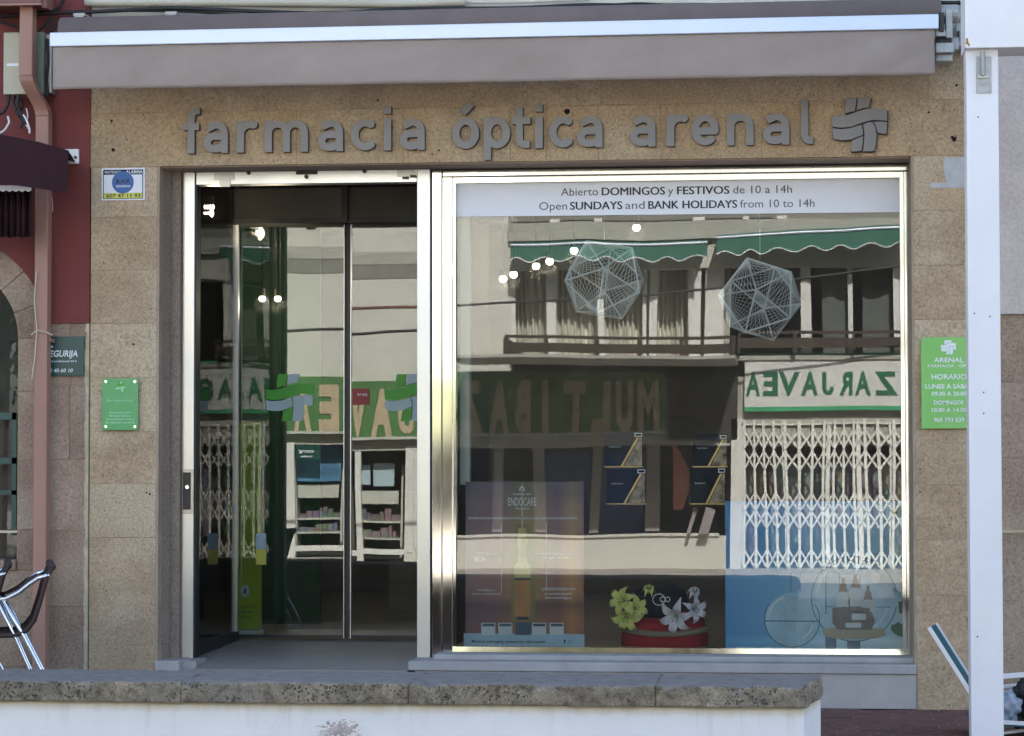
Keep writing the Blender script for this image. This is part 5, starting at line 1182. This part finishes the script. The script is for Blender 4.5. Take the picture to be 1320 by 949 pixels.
def lump(name, px, py, Y_, rx, rz, ry, mat, label, cat, seed):
    c = P(px, py, Y_); b_ = B().ball(c, 1, rx, ry, rz, 48, 30)
    b_.v = [tuple(Vector(v)+(Vector(v)-c)*(.5*noise.noise((v[0]*14+seed, v[1]*14, v[2]*14))+.3*noise.noise((v[0]*40+seed, v[1]*40, v[2]*40)))) for v in b_.v]
    return obj(name, b_, mat, label=label, cat=cat, smooth=True, base=(c.x, c.y, c.z-rz))
lump('plastic_bag', 1298, 912, -1.25, .075, .08, .09, 'plastic', 'crumpled pale blue plastic bag on the seat of the beach chair', 'bag', 3)
lump('hand_bag', 1325, 908, -1.2, .09, .13, .10, 'blackbag', 'black bag at the right edge on the beach chair', 'bag', 8)

# ================================================================== OPPOSITE BUILDING (what the glass mirrors)
YO = -20.67
ob_ = thing('opposite_building', 'sunlit cream building across the street with balcony, mirrored in the shop glass', 'building', (-2, YO-3, -.18))
XR_ = 2.6; XLb = -9.5
zsl0, zsl1 = RW(900, 308, YO)[1], RW(900, 285, YO)[1]    # upper slab band
W0 = RW(655, 400, YO)[0]
zuf = 2.72
def op(name, q, y0, y1, mat, par=ob_, bev=0): return obj(name, B().box(q[0], q[1], y0, y1, q[2], q[3]), mat, par, bevel=bev)
obj('solid_wall', B().box(XLb, W0, YO-.3, YO, 2.50, 9.5), 'cream', ob_)
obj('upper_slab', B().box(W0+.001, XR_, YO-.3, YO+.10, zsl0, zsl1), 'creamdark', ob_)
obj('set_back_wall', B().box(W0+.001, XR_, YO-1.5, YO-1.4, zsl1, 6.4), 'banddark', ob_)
obj('side_walls', B().box(XLb, XR_, YO-9, YO-8.8, -.18, 6.3).box(XLb, XLb+.2, YO-8.8, YO-.3, -.18, 9.5).box(XR_-.2, XR_, YO-8.8, YO-.3, -.18, zsl0).box(W0+.001, XR_, YO-8.8, YO-.3, zsl0, zsl0+.2), 'creamdark', ob_)
zaw = RW(900, 345, YO)[1]
obj('header_wall', B().box(W0+.001, XR_, YO-.3, YO, zaw, zsl0-.001), 'cream', ob_)
zbal = RW(900, 459, YO+.1)[1]
for a, c in ((655, 663), (709, 721), (767, 775), (829, 834), (838, 849), (892, 905), (909, 928), (1031, 1043), (1094, 1101), (1150, 1175)):
    q = rrect(a, 345, c, 459, YO-.1); obj('window_post', B().box(q[0], q[1], YO-.16, YO-.05, zbal, zaw), 'wood', ob_)
cu = B(); n = 420; x0c, x1c = W0, RW(935, 400, YO)[0]
for j in (0, 1):
    for i in range(n+1):
        x = x0c+(x1c-x0c)*i/n; cu.v.append((x, YO-.42+.05*math.sin(i*.55+2*math.sin(i*.06)), zaw if j == 0 else zbal))
cu.f = [(i, i+1, i+n+2, i+n+1) for i in range(n)]; obj('curtain', cu, 'curtain', ob_, smooth=True)
obj('dark_room', B().box(W0, XR_-.2, YO-2.0, YO-1.9, zbal, zsl0).box(W0, XR_-.2, YO-8, YO-.3, zbal-.2, zbal), 'dark', ob_)
M['grillem'] = pmat('roller_blind', (.10, .11, .10), .7, var=.2, scale=1, stretch=(.1, 1, 40))
for a, c in ((1045, 1093), (1103, 1149)): q = rrect(a, 349, c, 459, YO-.2); obj('roller_blind', B().box(q[0]+.25*(q[1]-q[0]), q[1], YO-.3, YO-.28, zbal, zaw-.02), 'grillem', ob_)
obj('upper_window', B().box(*(lambda q: (q[0], q[1], YO-1.39, YO-1.35, zsl1+.01, zsl1+.16))(rrect(600, 277, 1000, 285, YO-1.4))), 'dark', ob_)
for px in (607, 715, 773, 900, 960, 1010): x = RW(px, 280, YO-1.3)[0]; obj('upper_window_post', B().box(x-.06, x+.06, YO-1.34, YO-1.28, zsl1+.01, zsl1+.18), 'wood', ob_)
# wall ledge seen in the door panes; the lower dark band paints its shade
for a, c, nm, pr_, mat in ((322, 338, 'wall_band', .02, 'creamdark'), (338, 356, 'ledge_shade_band', .012, 'banddark')):
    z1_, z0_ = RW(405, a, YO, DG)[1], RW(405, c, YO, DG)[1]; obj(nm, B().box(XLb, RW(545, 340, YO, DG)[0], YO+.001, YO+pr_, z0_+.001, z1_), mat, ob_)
z_ = RW(490, 392, YO, DG)[1]; obj('wall_joint', B().box(RW(446, 392, YO, DG)[0], RW(545, 392, YO, DG)[0], YO+.001, YO+.02, z_-.02, z_+.01), 'pipedark', ob_)
# long green sign
ZS0, ZS1 = 1.72, 2.55; XS0, XS1 = RW(366, 520, YO, DG)[0]-.02, RW(858, 520, YO)[0]
gs = thing('long_green_sign', 'long green shop sign with tan capitals across the street, mirrored in the doors', 'sign', ((XS0+XS1)/2, YO+.12, ZS0))
obj('sign_board', B().box(XS0, XS1, YO+.02, YO+.12, ZS0, ZS1), 'sgreen', gs)
obj('sign_trim', B().box(XS0-.02, XS1+.02, YO+.02, YO+.14, ZS0-.04, ZS0), 'shelf', gs)
word = 'MULTIBAZAR JAVEA'; pit = (XS1-XS0-.30)/16
for i, chh in enumerate(word):
    if chh == ' ': continue
    xr = XS1-.06-i*pit*1.0; tb_ = B(); wd_ = pit*(.9 if chh == 'M' else (.28 if chh == 'I' else .76)); xc = xr-pit/2
    (capital_j(tb_, xc-wd_/2, xc+wd_/2, ZS0+.05, .62, YO+.135, True) if chh == 'J' else text(tb_, chh, xc-wd_/2, xc+wd_/2, ZS0+.05, .62, YO+.135, .06, mirror=True)); obj('letter', tb_, 'tan', gs)
obj('pink_panel', B().box(XS0, XS0+.16, YO+.121, YO+.128, ZS0, ZS0+.17), 'pink', gs)
obj('dark_fascia', B().box(XS1+.05, RW(948, 500, YO)[0], YO-.019, YO+.03, 1.6, 2.5), 'letterside', ob_)
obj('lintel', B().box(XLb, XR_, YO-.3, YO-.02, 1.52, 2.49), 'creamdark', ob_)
# ground floor joinery
for a, c in ((634, 646), (688, 703), (761, 772), (834, 850)):
    x0_, x1_ = RW(a, 630, YO)[0], RW(c, 630, YO)[0]; obj('pillar', B().box(x0_, x1_, YO-.2, YO-.05, .33, 1.52), 'greyp', ob_)
xb0, xb1 = RW(598, 700, YO)[0], RW(936, 700, YO)[0]; zbp = RW(850, 690, YO)[1]
obj('stall_riser', B().box(xb0-.5, xb1, YO-.15, YO, -.18, zbp-.02), 'cream', ob_); obj('stall_sill', B().box(xb0-.5, xb1-.1, YO-.15, YO+.04, zbp-.0195, zbp+.015), 'cream', ob_)
q = rrect(941, 540, 957, 745, YO+.03); obj('gate_post', B().box(q[0], q[1], YO-.1, YO+.03, -.18, q[3]), 'wood', ob_)
for (a, b_, c, d) in ((366.5, 575, 386, 745), (452.5, 578, 461, 745), (514, 572, 526, 708), (526.5, 572, 537, 704)):
    q = rrect(a, b_, c, d, YO, DG); obj('door_post', B().box(q[0], q[1], YO-.1, YO-.01, -.18 if d > 740 else q[2], q[3]), 'wood', ob_)
for (a, b_, c, d, m_) in ((514, 704, 545, 745, 'cream'), (386, 707, 452, 714, 'wood'), (461, 704, 514, 711, 'wood')): q = rrect(a, b_, c, d, YO, DG); obj('door_rail', B().box(q[0], q[1], YO-.12, YO-.02, q[2], q[3]), m_, ob_)
obj('party_wall', B().box(RW(452, 600, YO, DG)[0]+1.6, RW(452, 600, YO, DG)[0]+1.7, YO-3, YO-.25, -.18, 1.52), 'dark', ob_)
obj('shop_back', B().box(XLb, XR_, YO-3.1, YO-3, -.18, 2.3).box(XLb, XR_, YO-3, YO-.3, -.18, -.1).box(XLb, XR_, YO-3, YO-.3, 2.3, 2.4), 'dark', ob_)
# shelves of goods in the doorways opposite
def goodsrack(a, c, rows_, label):
    x0_, x1_ = RW(a, 650, YO-.5, DG)[0], RW(c, 650, YO-.5, DG)[0]
    t = thing('goods_rack', label, 'shelf', ((x0_+x1_)/2, YO-.6, -.1), 'goods racks in the shop across the street')
    obj('upright', B().box(x0_, x0_+.03, YO-.8, YO-.45, -.1, 1.3).box(x1_-.03, x1_, YO-.8, YO-.45, -.1, 1.3), 'shelf', t)
    gb_ = B()
    for py in rows_:
        z_ = RW(420, py, YO-.5, DG)[1]; obj('shelf_board', B().box(x0_+.031, x1_-.031, YO-.8, YO-.45, z_-.015, z_+.015), 'shelf', t)
        x = x0_+.05
        while x < x1_-.1: w_ = random.uniform(.04, .13); h_ = random.uniform(.06, .2); gb_.box(x, x+w_, YO-.75, YO-.5, z_+.0155, z_+.015+h_); x += w_+.01
    obj('small_goods', gb_, 'goods', t, kind='stuff')
    q = rrect(a, 628, c-6, 645, YO-.44, DG); obj('front_panel', B().box(q[0]+.04, q[1], YO-.44, YO-.42, q[2], q[3]), 'shelf', t)
    return t
goodsrack(387, 446, (672, 690, 732), 'left rack of small goods seen in the left door pane')
goodsrack(458, 512, (668, 690, 732), 'right rack of small goods seen in the right door pane')
for (a, b_, c, d, m_, lb) in ((390, 578, 441, 624, 'blueposter', 'wide blue picture above the left goods rack across the street'), (461, 595, 475, 620, 'lblue', 'narrow pale blue picture across the street'), (479, 593, 500, 622, 'lblue', 'pale blue picture right of the narrow one')):
    q = rrect(a, b_, c, d, YO-.35, DG); obj('wall_picture', B().box(q[0], q[1], YO-.38, YO-.35, q[2], q[3]), m_, label=lb, cat='picture', base=((q[0]+q[1])/2, YO-.38, q[2]))
q = rrect(389, 575, 417, 597, YO-.03, DG); fs_ = thing('shop_notice', 'dark green notice with white text hung in the shop across the street', 'sign', ((q[0]+q[1])/2, YO-.03, q[2])); obj('panel', B().box(q[0], q[1], YO-.04, YO-.03, q[2], q[3]), 'dkgreen', fs_)
t_ = B(); t_.seg.append((0, 0)); text(t_, 'csmg', q[0]+.04, q[1]-.08, q[2]+.11, .05, YO-.028, .03, True); t_.seg.append((len(t_.v), len(t_.f))); text(t_, 'ALARMA', q[0]+.06, q[1]-.1, q[2]+.04, .025, YO-.028, .03, True); obj('lettering', t_, 'inkw', fs_)
# towels, boards
def slabthing(name, q, y, mat, label, cat, poly=None, t=.04):
    b_ = B(); b_.box(q[0], q[1], y-t, y, q[2], q[3]) if poly is None else b_.prism(poly, y-t, y)
    return obj(name, b_, mat, label=label, cat=cat, base=((q[0]+q[1])/2, y-t/2, q[2]), bevel=.006)
for a, c, lb in ((704, 760, 'blue striped towels hung left of the second pillar across the street'), (773, 832, 'blue striped towels hung behind the display cards')):
    slabthing('striped_towel', rrect(a, 583, c, 688, YO-.35), YO-.35, 'blue_t', lb, 'towel')
q = rrect(868, 568, 890, 668, YO+.25); cx_, cz_ = q[0], (q[2]+q[3])/2
slabthing('surfboard', q, YO+.25, 'pink', 'pink surfboard leaning outside the shop across the street', 'surfboard', [(q[0], q[2]+.1), (q[0]+.6*(q[1]-q[0]), q[2]+.1), (q[1], cz_-.15), (q[1], cz_+.1), (q[0]+.5*(q[1]-q[0]), q[3]-.2), (q[0], q[3])], .05)
for a, c, lb in ((886, 896, 'narrow grey bodyboard leaning beside the surfboard'), (900, 918, 'wide grey bodyboard leaning beside the surfboard')):
    q = rrect(a, 655, c, 690, YO+.2); slabthing('bodyboard', q, YO+.2, 'greyp', lb, 'bodyboard', [(q[0], q[2]), (q[1]-.06, q[2]), (q[1]+.04, q[3]-.04), (q[0]+.1, q[3])], .03)
# balcony with canopy slab
XB0, XB1 = RW(648, 445, -18.2)[0], RW(944, 445, -18.2)[0]; YE = YO+2.6
zs_ = RW(800, 460, YE)[1]
blc = thing('balcony', 'deep balcony with brown railing over the shop across the street', 'balcony', ((XB0+XB1)/2, YO+1.3, zs_))
obj('slab', B().box(RW(592, 445, YO+1)[0], XB1+.0, YO+.14, YE, zs_-.02, zs_+.02), 'creamdark', blc)
def railz(py, Y_): return RW(800, py, Y_)[1]
obj('top_rail', B().box(XB0, XB1, YE-.05, YE, railz(437, YE), railz(433, YE)), 'balc', blc)
obj('lower_rail', B().box(XB0, XB1, YE-.04, YE-.01, railz(455, YE), railz(443, YE)), 'balc', blc)
for i in range(6): x = XB0+.03+(XB1-XB0-.06)*i/5; obj('post', B().box(x-.025, x+.025, YE-.05, YE+.002, zs_+.02, railz(437, YE)), 'balc', blc)
obj('side_panel', B().box(XB0-.02, XB0, YO+.1, YE-.05, zs_+.02, railz(437, YE)), 'balc', blc)
br_ = thing('railing', 'shallow brown railing over the white bazaar sign across the street', 'railing', (1, YO+.2, zbal))
yq = YO+.25; x0_, x1_ = RW(948, 440, yq)[0], RW(1180, 440, yq)[0]
zz_ = lambda py: RW(1050, py, yq)[1]
obj('top_rail', B().box(x0_, x1_, yq-.04, yq, zz_(430), zz_(426)), 'balc', br_); obj('board', B().box(x0_, x1_, yq-.04, yq-.01, zz_(448), zz_(435)), 'balc', br_)
for i in range(4): x = x0_+(x1_-x0_)*i/3; obj('post', B().box(x-.02, x+.02, yq-.05, yq+.002, zz_(455), zz_(430)), 'balc', br_)
obj('ledge', B().box(W0+.001, XR_, YO-.3, YO+.13, zbal-.06, zbal), 'creamdark', ob_)
# awnings
def awning(pa_, pb2, pt, pbm, label, pr_, dz=0):
    yv = YO+pr_; x0_, x1_ = RW(pa_, pt, yv)[0], RW(pb2, pt, yv)[0]; z1_, z0_ = RW((pa_+pb2)/2, pt, yv)[1], RW((pa_+pb2)/2, pbm, yv)[1]
    t = thing('green_awning', label, 'awning', ((x0_+x1_)/2, YO, z0_), 'green awnings across the street')
    vb_ = B(); n = 80; d = dz
    for i in range(n+1):
        u = i/n; x = x0_+(x1_-x0_)*u; e = d*(u-.5); vb_.v += [(x, yv, z1_+e), (x, yv+.01, z0_+e+.035*math.sin(u*2*math.pi*6.5))]
    vb_.f = [(2*i, 2*i+1, 2*i+3, 2*i+2) for i in range(n)]; v2 = obj('valance', vb_, 'awngreen', t); m_ = v2.modifiers.new('s', 'SOLIDIFY'); m_.thickness = .006
    tr_ = B(); tr_.tube([Vector(vb_.v[2*i+1])+Vector((0, .006, 0)) for i in range(n+1)], .010, 4); obj('white_piping', tr_, 'inkw', t)
    tp_ = B().add([(x0_, yv, z1_-d/2), (x1_, yv, z1_+d/2), (x1_, YO+.003, z1_+d/2+.10), (x0_, YO+.003, z1_-d/2+.10)], [(0, 1, 2, 3)]); o2 = obj('canvas_top', tp_, 'awngreen', t); m_ = o2.modifiers.new('s', 'SOLIDIFY'); m_.thickness = .006
    obj('front_bar', B().tube([(x0_, yv+.01, z1_-d/2+.012), (x1_, yv+.01, z1_+d/2+.012)], .018, 8), 'bar', t)
awning(657, 909, 315, 333, 'left green scalloped awning over curtained windows across the street', .55)
awning(918, 1172, 301, 321, 'right green scalloped awning, slightly tilted, across the street', .45, .13)
# white sign
q = rrect(957, 455, 1176, 530, YO+.1); xw1 = q[1]+.4
ws = thing('white_bazaar_sign', 'white sign board with green capitals and green borders over the lattice gate across the street', 'sign', ((q[0]+q[1])/2, YO+.1, q[2]))
M['wsign'] = pmat('white_sign_board', (.66, .66, .62), .6, var=.04)
obj('sign_board', B().box(q[0], xw1, YO+.02, YO+.1, q[2], q[3]), 'wsign', ws)
obj('green_border', B().box(q[0], xw1, YO+.1005, YO+.106, q[3]-.055, q[3]).box(q[0], xw1, YO+.1005, YO+.106, q[2], q[2]+.06), 'sgreen2', ws)
M['dgr'] = pmat('dark_green_letter', (.01, .14, .06), .6)
for chh, a, c in (('A', 959, 981), ('E', 986, 1007), ('V', 1009, 1030), ('A', 1031, 1050), ('J', 1056, 1071), ('R', 1080, 1101), ('A', 1105, 1125), ('Z', 1130, 1152), ('A', 1157, 1179), ('B', 1184, 1205)):
    qa = rrect(a, 480, c, 509, YO+.11); tb_ = B(); (capital_j(tb_, qa[0], qa[1], qa[2], qa[3]-qa[2], YO+.112, True) if chh == 'J' else text(tb_, chh, qa[0], qa[1], qa[2], qa[3]-qa[2], YO+.112, .03, mirror=True)); obj('letter', tb_, 'dgr', ws)
# lattice gate
YG = YO+.05; gt_ = thing('lattice_gate', 'white folding lattice gate closed across the sunlit shop front over the street', 'gate', (RW(1050, 700, YG)[0], YG, -.18))
zg_ = lambda py: RW(1050, py, YG)[1]; xg_ = lambda px: RW(px, 650, YG)[0]
pitch = xg_(971.5)-xg_(957); nb_ = 17; x00 = xg_(958)
for i in range(nb_+1): x = x00+i*pitch; obj('upright', B().box(x-.018, x+.018, YG-.01, YG+.012, -.15, zg_(542)), 'lattice', gt_)
for k, py in enumerate((567, 594, 648, 671, 722, 762)):
    zc_ = zg_(py); lb2 = B()
    for i in range(nb_):
        xa_ = x00+i*pitch
        lb2.obox((xa_, YG+.018, zc_-.13), (xa_+pitch, YG+.018, zc_+.13), .024, .008, (0, 1, 0)); lb2.obox((xa_, YG-.018, zc_+.13), (xa_+pitch, YG-.018, zc_-.13), .024, .008, (0, 1, 0))
    obj('lattice_row', lb2, 'lattice', gt_)
for px in (1015, 1066, 1110, 1146): x = xg_(px); obj('fixed_post', B().box(x-.03, x+.03, YG-.1, YG-.03, -.15, zg_(545)), 'lattice', gt_)
obj('gate_head', B().box(x00-.05, x00+nb_*pitch+.05, YG-.06, YG-.02, zg_(548), zg_(546)), 'lattice', gt_)
q = rrect(957, 552, 1180, 745, YO-.5); gr = thing('clothes_rack', 'rack of colourful goods behind the lattice gate', 'rack', ((q[0]+q[1])/2, YO-.5, -.1))
gb_ = B(); x = q[0]
while x < q[1]+.5:
    w_ = random.uniform(.08, .22); gb_.box(x, x+w_, YO-.55-random.uniform(0, .1), YO-.45, random.uniform(-.1, .4), random.uniform(1.0, 1.55)); x += w_+random.uniform(.01, .07)
obj('hanging_goods', gb_, 'goods', gr, kind='stuff'); obj('rail', B().tube([(q[0], YO-.5, 1.6), (q[1]+.5, YO-.5, 1.6)], .015, 8), 'dulle', gr)
# street cables reflected
def scable(pts, Y_, g_, r, label):
    ps = [Vector((RW(x, y, Y_, g_)[0], Y_, RW(x, y, Y_, g_)[1])) for x, y in pts]
    out = []
    for i in range(len(ps)-1):
        for k in range(6): out.append(ps[i].lerp(ps[i+1], k/6))
    out.append(ps[-1])
    for _ in range(3): out = [out[0]]+[(out[i-1]+out[i]*2+out[i+1])/4 for i in range(1, len(out)-1)]+[out[-1]]
    obj('street_cable', B().tube(out, r, 6), 'cable', label=label, cat='cable', base=out[0])
scable([(560, 395), (640, 392), (740, 386), (900, 374), (1010, 362), (1100, 350), (1260, 328)], -19.2, WG, .018, 'black cable sagging across the curtained windows over the street')
scable([(300, 432), (366, 430), (440, 428), (540, 423), (620, 417)], -17.5, DG, .022, 'thick black cable crossing the cream wall in the door reflection')
# trees beside the opposite building
def tree(x, y, h, label, seed):
    rnd = random.Random(seed); t = thing('street_tree', label, 'tree', (x, y, -.2), 'trees beside the opposite building'); tb_ = B().tube([(x, y, -.2), (x+.1, y, h*.5), (x, y, h*.8)], [.18, .12, .05], 8); obj('trunk', tb_, 'balc', t)
    cr = B()
    for i in range(2600):
        u = Vector((rnd.gauss(0, 1), rnd.gauss(0, 1), rnd.gauss(0, 1))).normalized()*rnd.uniform(.4, 1); k_ = 1+.35*noise.noise(u*2.2+Vector((seed, 0, 0))); c = Vector((x, y, h*.66))+Vector((u.x*h*.30, u.y*h*.30, u.z*h*.36))*k_
        a = Vector((rnd.gauss(0, 1), rnd.gauss(0, 1), rnd.gauss(0, 1))).normalized()*.11; b_ = a.orthogonal().normalized()*.07; cr.add([c-a, c+b_, c+a, c-b_], [(0, 1, 2, 3)])
    obj('crown', cr, 'tree', t)
tree(-11.5, YO-1.5, 6.5, 'dense dark tree left of the opposite building, nearer the street', 1); tree(-14.5, YO+1, 7.5, 'taller dark tree farther left of the opposite building', 2); tree(5.5, YO-3, 5.0, 'lower tree right of the opposite building', 3)
